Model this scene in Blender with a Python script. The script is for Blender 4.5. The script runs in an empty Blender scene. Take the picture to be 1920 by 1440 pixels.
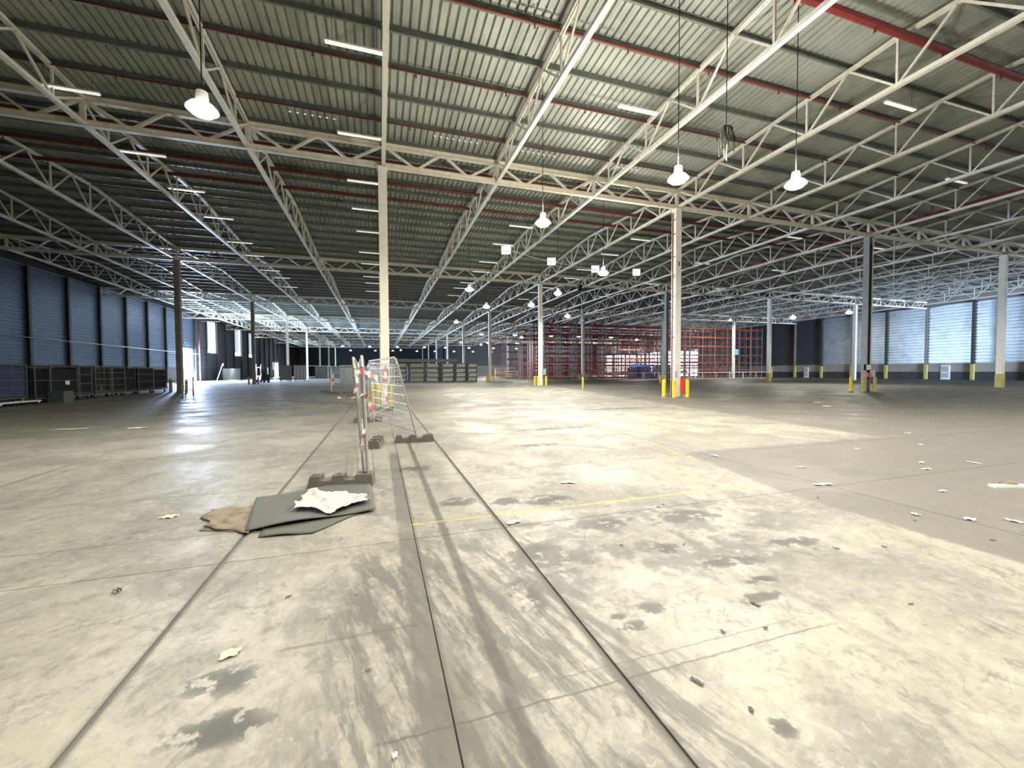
import bpy, math, random
from mathutils import noise
from mathutils import Vector, Matrix
random.seed(7)
SC = bpy.context.scene
COL = SC.collection
PI = math.pi

# ------------------------------------------------------------------ camera
FPX, YAW, PIT, ROL = 768.87, .3116738, .0311662, .00480645
CAMP = Vector((-0.2738, 0.0, 1.4396))
H, D1, S = 10.1593, 18.461, 19.664          # bottom chord height, first girder, bay length
c, s = math.cos(YAW), math.sin(YAW)
fw, rt, up = Vector((s, c, 0)), Vector((c, -s, 0)), Vector((0, 0, 1))
F = fw*math.cos(PIT) - up*math.sin(PIT)
U = fw*math.sin(PIT) + up*math.cos(PIT)
R_ = rt*math.cos(ROL) - U*math.sin(ROL)
U2 = rt*math.sin(ROL) + U*math.cos(ROL)
cam = bpy.data.cameras.new('camera')
cam.sensor_width = 36; cam.sensor_fit = 'HORIZONTAL'; cam.lens = FPX/1920*36
cam.clip_end = 600; cam.clip_start = .05
camo = bpy.data.objects.new('camera', cam); COL.objects.link(camo)
camo.matrix_world = Matrix(((R_.x, U2.x, -F.x, CAMP.x), (R_.y, U2.y, -F.y, CAMP.y), (R_.z, U2.z, -F.z, CAMP.z), (0, 0, 0, 1)))
SC.camera = camo

# ------------------------------------------------------------------ sky outside, exposure
w = bpy.data.worlds.new('world'); SC.world = w; w.use_nodes = True
bg = w.node_tree.nodes['Background']
bg.inputs[0].default_value = (.72, .84, 1, 1); bg.inputs[1].default_value = 14.0
SC.view_settings.view_transform = 'Standard'; SC.view_settings.look = 'None'
SC.view_settings.gamma = 1; SC.view_settings.use_curve_mapping = False
SC.view_settings.exposure = 0.68
SC.cycles.use_denoising = True; SC.cycles.use_adaptive_sampling = True; SC.cycles.adaptive_threshold = .03
SC.cycles.max_bounces = 7; SC.cycles.diffuse_bounces = 4; SC.cycles.glossy_bounces = 2
SC.cycles.sample_clamp_indirect = 6; SC.cycles.caustics_reflective = False; SC.cycles.caustics_refractive = False

def area(name, loc, direction, sx, sy, energy, color, spread=180):
    l = bpy.data.lights.new(name, 'AREA'); l.shape = 'RECTANGLE'; l.size = sx; l.size_y = sy
    l.energy = energy; l.color = color; l.spread = math.radians(spread)
    o = bpy.data.objects.new(name, l); COL.objects.link(o); o.location = loc
    o.rotation_euler = Vector(direction).to_track_quat('-Z', 'Y').to_euler(); return o
DAY = (.56, .71, 1.0)
# daylight falling in through door openings; the unseen rear opening is added
area('daylight_left_door', (-30.5, 79.9, 2.7), (1, -.25, -.05), 4.7, 5.2, 34000, DAY)
area('daylight_side_door', (-30.5, 139, 2.2), (1, -.1, 0), 4.6, 4.2, 9000, DAY)
area('added_rear_daylight', (58, -25.4, 3.2), (.27, 1, .03), 14, 5.2, 5200, (.58, .72, 1), 52)  # unseen light, added to brighten the right wall
area('daylight_rack_doors', (75.6, 105, 3.4), (-1, 0, 0), 44, 6.0, 9000, (.95, .96, 1))

# ------------------------------------------------------------------ mesh builder
class MB:
    def __init__(s_): s_.v = []; s_.f = []
    def quadbox(s_, P):
        b = len(s_.v); s_.v += [tuple(p) for p in P]
        for q in ((0,3,2,1),(4,5,6,7),(0,1,5,4),(1,2,6,5),(2,3,7,6),(3,0,4,7)): s_.f.append(tuple(b+i for i in q))
        return s_
    def box(s_, lo, hi):
        x0,y0,z0 = lo; x1,y1,z1 = hi
        return s_.quadbox([(x0,y0,z0),(x1,y0,z0),(x1,y1,z0),(x0,y1,z0),(x0,y0,z1),(x1,y0,z1),(x1,y1,z1),(x0,y1,z1)])
    def cbox(s_, c_, d):
        return s_.box([c_[i]-d[i]/2 for i in range(3)], [c_[i]+d[i]/2 for i in range(3)])
    def bar(s_, p, q, w_, h_=None):
        h_ = h_ or w_; p, q = Vector(p), Vector(q); d = (q-p).normalized()
        a = d.cross(Vector((0,0,1)))
        if a.length < 1e-3: a = Vector((1,0,0))
        a.normalize(); b = a.cross(d).normalized()
        a *= w_/2; b *= h_/2
        return s_.quadbox([p-a-b, p+a-b, q+a-b, q-a-b, p-a+b, p+a+b, q+a+b, q-a+b])
    def tube(s_, p, q, r, n=8, r2=None, cap=True):
        r2 = r if r2 is None else r2
        p, q = Vector(p), Vector(q); d = (q-p).normalized()
        a = d.cross(Vector((0,0,1)))
        if a.length < 1e-3: a = Vector((1,0,0))
        a.normalize(); b = a.cross(d).normalized(); o = len(s_.v)
        for k in range(n):
            t = 2*PI*k/n; v = a*math.cos(t)+b*math.sin(t)
            s_.v.append(tuple(p+v*r)); s_.v.append(tuple(q+v*r2))
        for k in range(n):
            i, j = o+2*k, o+2*((k+1) % n); s_.f.append((i, j, j+1, i+1))
        if cap:
            s_.f.append(tuple(o+2*k for k in range(n))[::-1]); s_.f.append(tuple(o+2*k+1 for k in range(n)))
        return s_
    def path(s_, pts, r, n=6):
        pts = [Vector(p) for p in pts]; o = len(s_.v)
        for i, p in enumerate(pts):
            d = (pts[min(i+1, len(pts)-1)]-pts[max(i-1, 0)]).normalized()
            a = d.cross(Vector((.13, .21, 1)))
            if a.length < 1e-3: a = Vector((1,0,0))
            a.normalize(); b = a.cross(d).normalized()
            for k in range(n):
                t = 2*PI*k/n; s_.v.append(tuple(p+(a*math.cos(t)+b*math.sin(t))*r))
        for i in range(len(pts)-1):
            for k in range(n):
                k2 = (k+1) % n
                s_.f.append((o+i*n+k, o+i*n+k2, o+(i+1)*n+k2, o+(i+1)*n+k))
        s_.f.append(tuple(o+k for k in range(n))[::-1]); s_.f.append(tuple(o+(len(pts)-1)*n+k for k in range(n)))
        return s_
    def prism(s_, pts, z0, z1, zf=None):
        n = len(pts); o = len(s_.v); zf = zf or (lambda x, y: 0)
        s_.v += [(x, y, z0+zf(x, y)) for x, y in pts]+[(x, y, z1+zf(x, y)) for x, y in pts]
        s_.f.append(tuple(o+i for i in range(n))[::-1]); s_.f.append(tuple(o+n+i for i in range(n)))
        for i in range(n):
            j = (i+1) % n; s_.f.append((o+i, o+j, o+n+j, o+n+i))
        return s_
    def lathe(s_, prof, n=16, c_=(0,0,0)):
        o = len(s_.v)
        for r, z in prof:
            for k in range(n):
                t = 2*PI*k/n; s_.v.append((c_[0]+r*math.cos(t), c_[1]+r*math.sin(t), c_[2]+z))
        for i in range(len(prof)-1):
            for k in range(n):
                k2 = (k+1) % n; s_.f.append((o+i*n+k, o+i*n+k2, o+(i+1)*n+k2, o+(i+1)*n+k))
        s_.f.append(tuple(o+k for k in range(n))[::-1]); s_.f.append(tuple(o+(len(prof)-1)*n+k for k in range(n)))
        return s_
    def mesh(s_, name, mat, smooth=False):
        m = bpy.data.meshes.new(name); m.from_pydata(s_.v, [], s_.f); m.update()
        if mat: m.materials.append(mat)
        if smooth:
            for p in m.polygons: p.use_smooth = True
        return m
    def build(s_, name, mat, parent=None, loc=None, smooth=False, stuff=False):
        o = bpy.data.objects.new(name, s_.mesh(name, mat, smooth)); COL.objects.link(o)
        if parent: o.parent = parent
        if loc is not None: o.location = loc
        if stuff: o['kind'] = 'stuff'
        return o

def inst(name, mesh, parent=None, loc=(0,0,0), rot=None, scale=None):
    o = bpy.data.objects.new(name, mesh); COL.objects.link(o); o.location = loc
    if parent: o.parent = parent
    if rot: o.rotation_euler = rot
    if scale: o.scale = scale
    return o
def tag(o, label, cat, group=None):
    o['label'] = label; o['category'] = cat
    if group: o['group'] = group
    return o
def empty(name, loc=(0,0,0), rz=0):
    o = bpy.data.objects.new(name, None); COL.objects.link(o); o.location = loc; o.rotation_euler = (0,0,rz)
    o.empty_display_size = .2
    return o
def copy_tree(o, loc=None, rz=None, parent=None):
    n = o.copy(); COL.objects.link(n)
    if parent: n.parent = parent
    for ch in list(o.children): copy_tree(ch, None, None, n)
    if loc is not None: n.location = loc
    if rz is not None: n.rotation_euler = (0,0,rz)
    return n
def struct(o):
    o['kind'] = 'structure'; return o

# ------------------------------------------------------------------ materials
class NT:
    def __init__(s_, name):
        s_.M = bpy.data.materials.new(name); s_.M.use_nodes = True; s_.nt = s_.M.node_tree
        s_.b = s_.nt.nodes['Principled BSDF']
        s_.geo = None
    def n(s_, t): return s_.nt.nodes.new(t)
    def l(s_, a, b): s_.nt.links.new(a, b)
    def put(s_, sock, v):
        if isinstance(v, (int, float)): sock.default_value = v
        elif isinstance(v, tuple): sock.default_value = v if len(v) == len(sock.default_value) else tuple(v)+(1,)
        else: s_.l(v, sock)
    def m(s_, op, a, b=0., c_=None):
        n = s_.n('ShaderNodeMath'); n.operation = op; s_.put(n.inputs[0], a); s_.put(n.inputs[1], b)
        if c_ is not None: s_.put(n.inputs[2], c_)
        return n.outputs[0]
    def pos(s_):
        if not s_.geo: s_.geo = s_.n('ShaderNodeNewGeometry')
        return s_.geo.outputs['Position']
    def obj(s_): return s_.n('ShaderNodeTexCoord').outputs['Object']
    def sep(s_, v):
        n = s_.n('ShaderNodeSeparateXYZ'); s_.l(v, n.inputs[0]); return n.outputs
    def comb(s_, x, y, z=0.):
        n = s_.n('ShaderNodeCombineXYZ')
        for i, q in enumerate((x, y, z)): s_.put(n.inputs[i], q)
        return n.outputs[0]
    def noise(s_, vec, sc, det=4, ro=.55, dist=0):
        n = s_.n('ShaderNodeTexNoise'); s_.l(vec, n.inputs['Vector']); n.inputs['Scale'].default_value = sc
        n.inputs['Detail'].default_value = det; n.inputs['Roughness'].default_value = ro; n.inputs['Distortion'].default_value = dist
        return n.outputs[0]
    def ss(s_, x, a, b, lo=0., hi=1.):
        n = s_.n('ShaderNodeMapRange'); n.interpolation_type = 'SMOOTHSTEP'; s_.put(n.inputs[0], x)
        n.inputs[1].default_value = a; n.inputs[2].default_value = b; n.inputs[3].default_value = lo; n.inputs[4].default_value = hi
        return n.outputs[0]
    def mix(s_, f, a, b):
        n = s_.n('ShaderNodeMix'); n.data_type = 'RGBA'; s_.put(n.inputs[0], f); s_.put(n.inputs[6], a); s_.put(n.inputs[7], b)
        return n.outputs[2]
    def bump(s_, hgt, st=.2, d=.02):
        n = s_.n('ShaderNodeBump'); n.inputs['Strength'].default_value = st; n.inputs['Distance'].default_value = d
        s_.l(hgt, n.inputs['Height']); s_.l(n.outputs[0], s_.b.inputs['Normal'])

def mat(name, col, rough=.6, metal=0., dirt=.25, sc=3., emis=None, es=0., dcol=None):
    t = NT(name); co = t.obj()
    n1 = t.noise(co, sc, 5, .6)
    f = t.ss(n1, .42, .72)
    f = t.m('MULTIPLY', f, dirt)
    d = dcol or tuple(x*.45 for x in col)
    t.l(t.mix(f, tuple(col), tuple(d)), t.b.inputs['Base Color'])
    t.b.inputs['Roughness'].default_value = rough; t.b.inputs['Metallic'].default_value = metal
    if emis:
        t.b.inputs['Emission Color'].default_value = tuple(emis)+(1,); t.b.inputs['Emission Strength'].default_value = es
    return t.M
cream = mat('cream_paint', (.78, .735, .60), .5, 0, .35, 4)
creamw = mat('cream_paint_joist', (.80, .77, .66), .5, 0, .3, 5)
colw = mat('white_column_paint', (.86, .82, .70), .45, 0, .22, 2.2, dcol=(.55, .47, .33))
colg = mat('grey_column_paint', (.30, .31, .28), .5, 0, .35, 2)
colbrown = mat('brown_column_paint', (.30, .25, .20), .6, 0, .4, 2)
purlm = mat('purlin_grey_green', (.20, .215, .19), .5, .2, .4, 6)
redd = mat('dark_red_pipe', (.12, .018, .016), .5, 0, .35, 8)
redp = mat('red_pipe', (.24, .032, .028), .45, 0, .35, 8)
darkp = mat('dark_pipe', (.06, .06, .055), .5, 0, .2, 8)
yel = mat('safety_yellow', (.86, .68, .03), .45, 0, .4, 7, dcol=(.35, .30, .06))
yelold = mat('worn_yellow', (.50, .44, .12), .55, 0, .6, 6)
redsafe = mat('safety_red', (.62, .05, .03), .4, 0, .2, 8)
whitep = mat('white_plastic', (.82, .82, .80), .4, 0, .15, 8)
steel = mat('galvanised_steel', (.42, .41, .38), .4, .5, .3, 12)
steeld = mat('dark_steel', (.12, .12, .12), .5, .4, .3, 12)
rubber = mat('grey_rubber', (.125, .115, .097), .8, 0, .5, 14, dcol=(.07, .065, .055))
blackr = mat('black_rubber', (.012, .012, .014), .95)
matgrey = mat('grey_mat', (.088, .09, .078), .8, 0, .35, 9, dcol=(.09, .09, .08))
cardm = mat('brown_card', (.215, .17, .12), .85, 0, .8, 9, dcol=(.09, .07, .05))
clothm = mat('white_sheet', (.44, .43, .415), .7, 0, .4, 12, dcol=(.33, .32, .30))
paper = mat('paper', (.82, .80, .74), .8, 0, .2, 20)
papery = mat('yellow_paper', (.78, .66, .36), .8, 0, .2, 20)
tapew = mat('tape_white', (.80, .74, .70), .5); taper = mat('tape_red', (.62, .16, .17), .5)
leafdark = mat('dark_wire', (.035, .045, .03), .7)
rackor = mat('rack_orange', (.33, .06, .028), .55, 0, .45, 3)
rackbl = mat('rack_upright_grey', (.26, .25, .25), .5, .2, .4, 3)
bluec = mat('blue_tarpaulin', (.03, .06, .22), .6)
navy = mat('navy_board', (.02, .035, .09), .6, 0, .3, 3)
greenf = mat('grey_green_frame', (.08, .115, .10), .5, .2, .3, 8)
concl = mat('light_concrete', (.33, .31, .27), .8, 0, .4, 1.2)
concd = mat('dark_band_paint', (.045, .048, .052), .6, 0, .4, 2)
cldark = mat('dark_lower_wall', (.03, .034, .045), .7, 0, .4, 1.0)
cladL = mat('daylight_tinted_cladding', (.115, .155, .225), .4, .35, .35, 1.5)  # galvanised cladding with the blue of the daylight put into its colour
cladR = mat('pale_cladding', (.46, .52, .53), .34, .55, .45, .8)
cladD = mat('dark_cladding', (.07, .075, .085), .6, .2, .35, 1.5)
cladW = mat('white_cladding', (.72, .72, .70), .6, 0, .3, 1)
pilm = mat('dark_pilaster', (.05, .05, .045), .6, 0, .3, 3)
pilg = mat('grey_pilaster', (.28, .27, .23), .6, 0, .4, 3)
woodm = mat('pale_wood', (.52, .42, .27), .7, 0, .4, 6)
stackm = mat('pale_grey_plastic', (.80, .84, .78), .5, 0, .25, 5)
lampshade = mat('acrylic_reflector', (1, .97, .88), .3, 0, 0, 3, (1, .94, .78), 7)
lampglass = mat('lamp_glass', (1, .96, .85), .3, 0, 0, 3, (1, .94, .80), 60)
farglass = mat('distant_lamp_glass', (1, .96, .85), .3, 0, 0, 3, (1, .95, .85), 9)
tubem = mat('tube_diffuser', (.9, .9, .86), .4, 0, 0, 3, (1, .98, .88), .42)
holem = mat('daylight_gap', (.9, .95, 1), .4, 0, 0, 3, (.9, .96, 1), 2.2)
panem = mat('translucent_pane', (.8, .85, .9), .4, 0, 0, 3, (.62, .72, .9), .35)
signm = mat('white_sign_board', (.88, .88, .86), .5, 0, .03, 3)
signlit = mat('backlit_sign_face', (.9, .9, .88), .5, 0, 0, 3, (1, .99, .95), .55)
inkm = mat('ink', (.06, .07, .10), .6)
blueink = mat('blue_print', (.10, .20, .55), .6)
boxm = mat('grey_box', (.45, .45, .40), .5, 0, .3, 6)

# --- ceiling deck material
t = NT('roof_deck'); p = t.pos(); x, y, z = t.sep(p)
n1 = t.noise(p, .35, 5, .6); n2 = t.noise(t.comb(t.m('MULTIPLY', x, 9.), t.m('MULTIPLY', y, .5)), 1, 4)
f = t.m('ADD', t.m('MULTIPLY', t.ss(n1, .35, .7), .55), t.m('MULTIPLY', t.ss(n2, .4, .7), .35))
t.l(t.mix(f, (.52, .54, .48), (.27, .29, .26)), t.b.inputs['Base Color'])
t.b.inputs['Roughness'].default_value = .5; t.b.inputs['Metallic'].default_value = .25
deckm = t.M

# --- worn concrete floor
t = NT('worn_concrete'); p = t.pos(); x, y, z = t.sep(p)
A = lambda a, b: t.m('ADD', a, b)
M_ = lambda a, b: t.m('MULTIPLY', a, b)
SUB = lambda a, b: t.m('SUBTRACT', a, b)
MAX = lambda a, b: t.m('MAXIMUM', a, b)
inv = lambda a: t.m('SUBTRACT', 1., a)
nd = t.noise(p, 2.2, 5, .65); nd2 = t.noise(p, 9, 4, .6)
wob = M_(SUB(nd, .5), .5)
nbig = t.noise(p, .16, 4, .6); nmid = t.noise(p, .75, 7, .62, .6); nfine = t.noise(p, 6, 8, .7)
ngr = t.noise(p, 38, 5, .7)
strk = t.noise(t.comb(M_(x, 1.2), M_(y, .28)), 2.2, 8, .7, .8)
strk2 = t.noise(t.comb(M_(A(x, M_(y, .25)), 7.), M_(y, 1.1)), 1.6, 7, .72)
base = t.mix(t.ss(nmid, .40, .60), (.66, .635, .53), (.43, .415, .35))
base = t.mix(M_(t.ss(nbig, .4, .65), .55), base, (.36, .35, .30))
base = t.mix(M_(t.ss(strk, .52, .72), .55), base, (.27, .26, .22))
base = t.mix(M_(t.ss(nfine, .52, .66), .50), base, (.25, .245, .21))
nsm = t.noise(t.comb(M_(A(x, M_(y, -.5)), 2.2), M_(y, 1.)), 3.1, 9, .75, 1.2)
base = t.mix(M_(t.ss(nsm, .54, .66), .45), base, (.20, .195, .17))
vein = t.ss(t.m('ABSOLUTE', SUB(t.noise(p, .9, 9, .6, .8), .5)), .0, .012, 1., 0.)
base = t.mix(M_(vein, M_(t.ss(nd, .45, .6), .55)), base, (.16, .155, .135))
pits = t.ss(t.noise(p, 26, 3, .6), .66, .72)
base = t.mix(M_(pits, M_(t.ss(nmid, .45, .55), .55)), base, (.13, .13, .11))
base = t.mix(M_(t.ss(nfine, .34, .46, 1., 0.), .45), base, (.82, .80, .72))
nm2 = t.noise(p, 15, 8, .78, .5); nm3 = t.noise(p, 1.1, 3, .5)
base = t.mix(M_(t.ss(nm2, .50, .62), M_(t.ss(nm3, .35, .6), .5)), base, (.27, .265, .23))
base = t.mix(M_(t.ss(nm2, .36, .47, 1., 0.), M_(t.ss(nm3, .65, .4), .55)), base, (.84, .82, .75))
# worn dark/white scraped zone along the joints at the camera's feet
z1 = M_(t.ss(A(x, wob), -.75, -.35), t.ss(A(x, wob), .9, 1.25, 1., 0.)); z1 = M_(z1, t.ss(A(y, wob), 3.1, 3.7, 1., 0.))
scr = t.ss(strk2, .44, .56)
base = t.mix(M_(M_(z1, scr), .8), base, (.19, .185, .16))
base = t.mix(M_(M_(z1, t.ss(strk2, .28, .40, 1., 0.)), .6), base, (.80, .79, .74))
# dark scuffed zone in the middle distance
z2 = M_(M_(t.ss(A(x, wob), .2, .9), t.ss(A(x, wob), 3.0, 3.9, 1., 0.)), M_(t.ss(A(y, wob), 2.0, 2.6), t.ss(A(y, wob), 3.5, 3.9, 1., 0.)))
base = t.mix(M_(M_(z2, t.ss(A(nd, M_(SUB(nfine, .5), .8)), .44, .60)), .72), base, (.19, .19, .17))
# dark strips along the hall
def strip(cx, hw, y0, y1, amt, col, ed=.02, dx=0.):
    global base
    xc = SUB(A(x, M_(SUB(nd2, .5), .03)), A(cx, M_(y, dx)))
    d = t.m('ABSOLUTE', xc)
    mk = M_(t.ss(d, hw-ed/2, hw+ed, 1., 0.), M_(t.ss(y, y0-.05, y0+.05), t.ss(y, y1-.3, y1+.3, 1., 0.)))
    mk = M_(mk, t.ss(nd, .30, .46, .55, 1.))
    base = t.mix(M_(mk, amt), base, col)
strip(-.06, .075, 1.0, 7.6, .75, (.20, .195, .165))
strip(.26, .03, 1.0, 9.2, .8, (.13, .125, .105))
strip(.02, .10, -.5, 2.2, .5, (.20, .19, .15))
strip(-4.9, .03, 2, 9, .5, (.22, .21, .18))
strip(-1.43, .022, 0, 12, .55, (.17, .165, .14))
strip(.79, .028, 0, 9.5, .6, (.12, .115, .095))
def strY(cy, hw, x0, x1, amt, col, dy=0.):
    global base
    d = t.m('ABSOLUTE', SUB(A(y, M_(SUB(nd2, .5), .03)), A(cy, M_(x, dy))))
    mk = M_(t.ss(d, hw*.6, hw*1.4, 1., 0.), M_(t.ss(x, x0-.05, x0+.05), t.ss(x, x1-.3, x1+.1, 1., 0.)))
    base = t.mix(M_(mk, amt), base, col)
strY(1.62, .006, -.3, 2.2, .7, (.14, .14, .12)); strY(1.72, .005, .5, 2.0, .5, (.16, .16, .14))
strY(5.22, .015, 1.2, 3.4, .6, (.15, .15, .13)); strY(4.25, .012, -3.5, -1.4, .5, (.16, .16, .13))
strY(2.35, .012, -.8, .1, .5, (.16, .16, .13))
# explicit dark stains (x, y, rx, ry)
blots = [(1.08,1.95,.10,.06),(1.02,2.06,.05,.035),(1.28,2.08,.10,.07),(1.9,2.75,.13,.10),(2.02,1.95,.2,.06),(2.2,2.1,.14,.05),(1.04,4.3,.22,.16),(.54,4.45,.2,.16),
         (1.5,4.2,.3,.18),(2.24,2.41,.3,.12),(-1.0,2.2,.16,.10),(-.55,1.3,.14,.08),(1.25,1.2,.07,.05),(.62,2.45,.12,.25),(.9,2.9,.3,.3),
         (2.6,3.3,.4,.18),(1.7,3.4,.35,.15),(3.0,2.5,.28,.08),(-.9,1.9,.2,.1),(.2,1.1,.3,.12),(6.9,5.3,.7,.12),(3.9,9.4,1.1,.2),(2.6,7.4,.5,.12),(.2,6.2,.3,.2),(8.3,13.5,2.,.35)]
acc = None
for bx, by, rx, ry in blots:
    dx = M_(SUB(A(x, M_(SUB(nd2, .5), .12)), bx), 1/rx); dy = M_(SUB(A(y, M_(SUB(nd, .5), .18)), by), 1/ry)
    e = t.ss(A(M_(dx, dx), M_(dy, dy)), .0, 1.9, 1., 0.)
    acc = e if acc is None else MAX(acc, e)
base = t.mix(M_(t.ss(A(M_(acc, .75), A(M_(SUB(nfine, .5), 3.4), M_(SUB(nd2, .5), 2.2))), .34, .62), M_(acc, .95)), base, (.12, .12, .11))
# tiny specks
vor = t.n('ShaderNodeTexVoronoi'); t.l(p, vor.inputs['Vector']); vor.inputs['Scale'].default_value = 4.5
spk = M_(t.ss(vor.outputs['Distance'], .05, .10, 1., 0.), t.ss(nmid, .47, .55))
base = t.mix(M_(spk, .7), base, (.09, .09, .08))
# dusty grey unswept zone on the right, straight edges
ex = A(x, M_(SUB(nd2, .5), .10)); ey = A(y, M_(SUB(nd2, .5), .12))
g1 = M_(t.ss(SUB(ex, M_(t.m('MAXIMUM', SUB(y, 3.6), 0.), .25)), 4.19, 4.27), t.ss(ey, 5.82, 5.95, 1., 0.))
g2 = M_(t.ss(SUB(ex, M_(SUB(y, 5.9), .185)), 9.65, 9.95), t.ss(ey, 5.8, 5.95))
gz = t.m('MINIMUM', MAX(g1, g2), 1.)
gcol = t.mix(t.ss(nmid, .35, .65), (.345, .325, .285), (.28, .265, .235))
gcol = t.mix(M_(t.ss(nfine, .5, .75), .25), gcol, (.20, .19, .17))
base = t.mix(M_(gz, .92), base, gcol)
# worn yellow line
yl = M_(t.ss(t.m('ABSOLUTE', SUB(y, 3.925)), .012, .02, 1., 0.), M_(t.ss(x, -.03, -.01), t.ss(x, 4.2, 4.26, 1., 0.)))
yl2 = M_(t.ss(t.m('ABSOLUTE', SUB(y, 5.83)), .012, .02, 1., 0.), M_(t.ss(x, 3.6, 3.9), t.ss(x, 4.6, 4.7, 1., 0.)))
yl3 = M_(t.ss(t.m('ABSOLUTE', SUB(x, A(4.22, M_(SUB(y, 4.), .22)))), .012, .025, 1., 0.), M_(t.ss(y, 5.2, 5.3), t.ss(y, 6.9, 7.1, 1., 0.)))
base = t.mix(M_(MAX(MAX(yl, yl2), yl3), t.ss(nfine, .46, .62, 1., .35)), base, (.80, .69, .16))
base = t.mix(M_(t.ss(ngr, .35, .7), .12), base, (.2, .2, .18))
base = t.mix(.54, base, (0, 0, 0))
t.l(base, t.b.inputs['Base Color'])
t.l(t.ss(nmid, .3, .7, .42, .68), t.b.inputs['Roughness'])
t.b.inputs['Specular IOR Level'].default_value = .38
t.bump(A(nfine, M_(strk, .6)), .3, .01)
floorm = t.M
jointm = mat('joint_filler', (.13, .125, .105), .85)

# ------------------------------------------------------------------ setting: floor
XL, XR, YB, YF = -30., 75., -26., 176.
fl = struct(MB().box((XL-.3, YB-.3, -.3), (XR+.3, YF+.3, -.012)).build('floor', jointm))
xc_ = [XL, -20, -15, -10, -5.2, -1.43, -.005, .79, 5, 10, 15, 20, 30, 40, 50, 62, XR]
yc_ = [YB, -13, -4, 1.62-4, 3.58, 5.7, 8.42, 13.4, D1, D1+9.8, D1+S, D1+1.5*S, D1+2*S, D1+3*S, D1+4*S, D1+6*S, YF]
gapx = {-1.43: .014, .79: .018, -.005: .004}
for i in range(len(xc_)-1):
    for j in range(len(yc_)-1):
        a0, a1 = gapx.get(xc_[i], .005), gapx.get(xc_[i+1], .005)
        MB().box((xc_[i]+a0, yc_[j]+.004, -.012), (xc_[i+1]-a1, yc_[j+1]-.004, 0)).build('floor_slab', floorm, fl)

# ------------------------------------------------------------------ setting: roof
ZV, SL = .88, .058                       # joist depth at the girder, slope of the roof
def topz(yy):                            # height of top chord above bottom chord at world y
    u_ = (yy-D1) % S
    return H+ZV+SL*min(u_, S-u_)
GY = [D1+n*S for n in range(-3, 9)]
def deck():
    m = MB(); pitch = .26; hh = .085
    prof = []
    x0 = XL-.2
    while x0 < XR+.2:
        prof += [(x0, hh), (x0+pitch*.05, 0), (x0+pitch*.74, 0), (x0+pitch*.80, hh)]; x0 += pitch
    ys = [YB-.3]
    yy = D1-3*S
    while yy < YF+.3:
        if YB-.2 < yy < YF+.2: ys.append(yy)
        yy += S/2
    ys.append(YF+.3)
    rows = []
    for yv in ys:
        zz = topz(yv)+.06+.20; rows.append(len(m.v)); m.v += [(px_, yv, zz+pz) for px_, pz in prof]
    n = len(prof)
    for r in range(len(ys)-1):
        for i in range(n-1): m.f.append((rows[r]+i, rows[r]+i+1, rows[r+1]+i+1, rows[r+1]+i))
    return m
ceil = struct(deck().build('ceiling', deckm))
pm = MB()
pm.box((XL, -.035, 0), (XR, .035, .012)).box((XL, -.035, .188), (XR, .035, .20)).box((XL, .025, .01), (XR, .037, .19)).box((XL, -.035, .01), (XR, -.030, .035))
pmesh = pm.mesh('purlin', purlm)
yy = D1-2*S
while yy < YF:
    if yy > YB: inst('purlin', pmesh, ceil, (0, yy, topz(yy)+.06))
    yy += S/14
# small gaps of daylight where the deck sheets meet above the girders
hm = MB().cbox((0,0,0), (.07, .012, .045)).mesh('daylight_gap', holem)
for (xa, xb, n) in ((2.0, 4.0, 0), (5.6, 7.6, 0), (11, 12.2, 0), (-3.5, -1.8, 0), (-9.5, -8.2, 1), (-5.0, -2.6, 1), (1.5, 3.0, 1), (6.5, 9.5, 1), (-12.5, -11.6, 1)):
    xx = xa
    while xx < xb:
        inst('daylight_gap', hm, ceil, (round(xx/.26)*.26, D1+n*S-.75, topz(D1+.75)+.26+.02)); xx += .26

# ------------------------------------------------------------------ setting: walls
PB = S/4
def clad_mesh(name, z0, z1, w_, m_, pitch=.32, dep=.05):
    m = MB(); prof = []; zz = z0
    while zz < z1-.02:
        for dz, dx in ((0, 0), (.10, 0), (.14, dep), (pitch-.04, dep)):
            if zz+dz < z1: prof.append((zz+dz, dx))
        zz += pitch
    prof.append((z1, 0))
    for zv, dx in prof: m.v += [(dx, 0, zv), (dx, w_, zv)]
    for i in range(len(prof)-1): m.f.append((2*i, 2*i+1, 2*i+3, 2*i+2))
    return m.mesh(name, m_)
def pil_mesh(name, m_, top): 
    return MB().box((0, -.15, 0), (.018, .15, top)).box((.23, -.15, 0), (.25, .15, top)).box((.01, -.02, 0), (.24, .02, top)).mesh(name, m_)
ztop = H+ZV+.5
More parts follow.
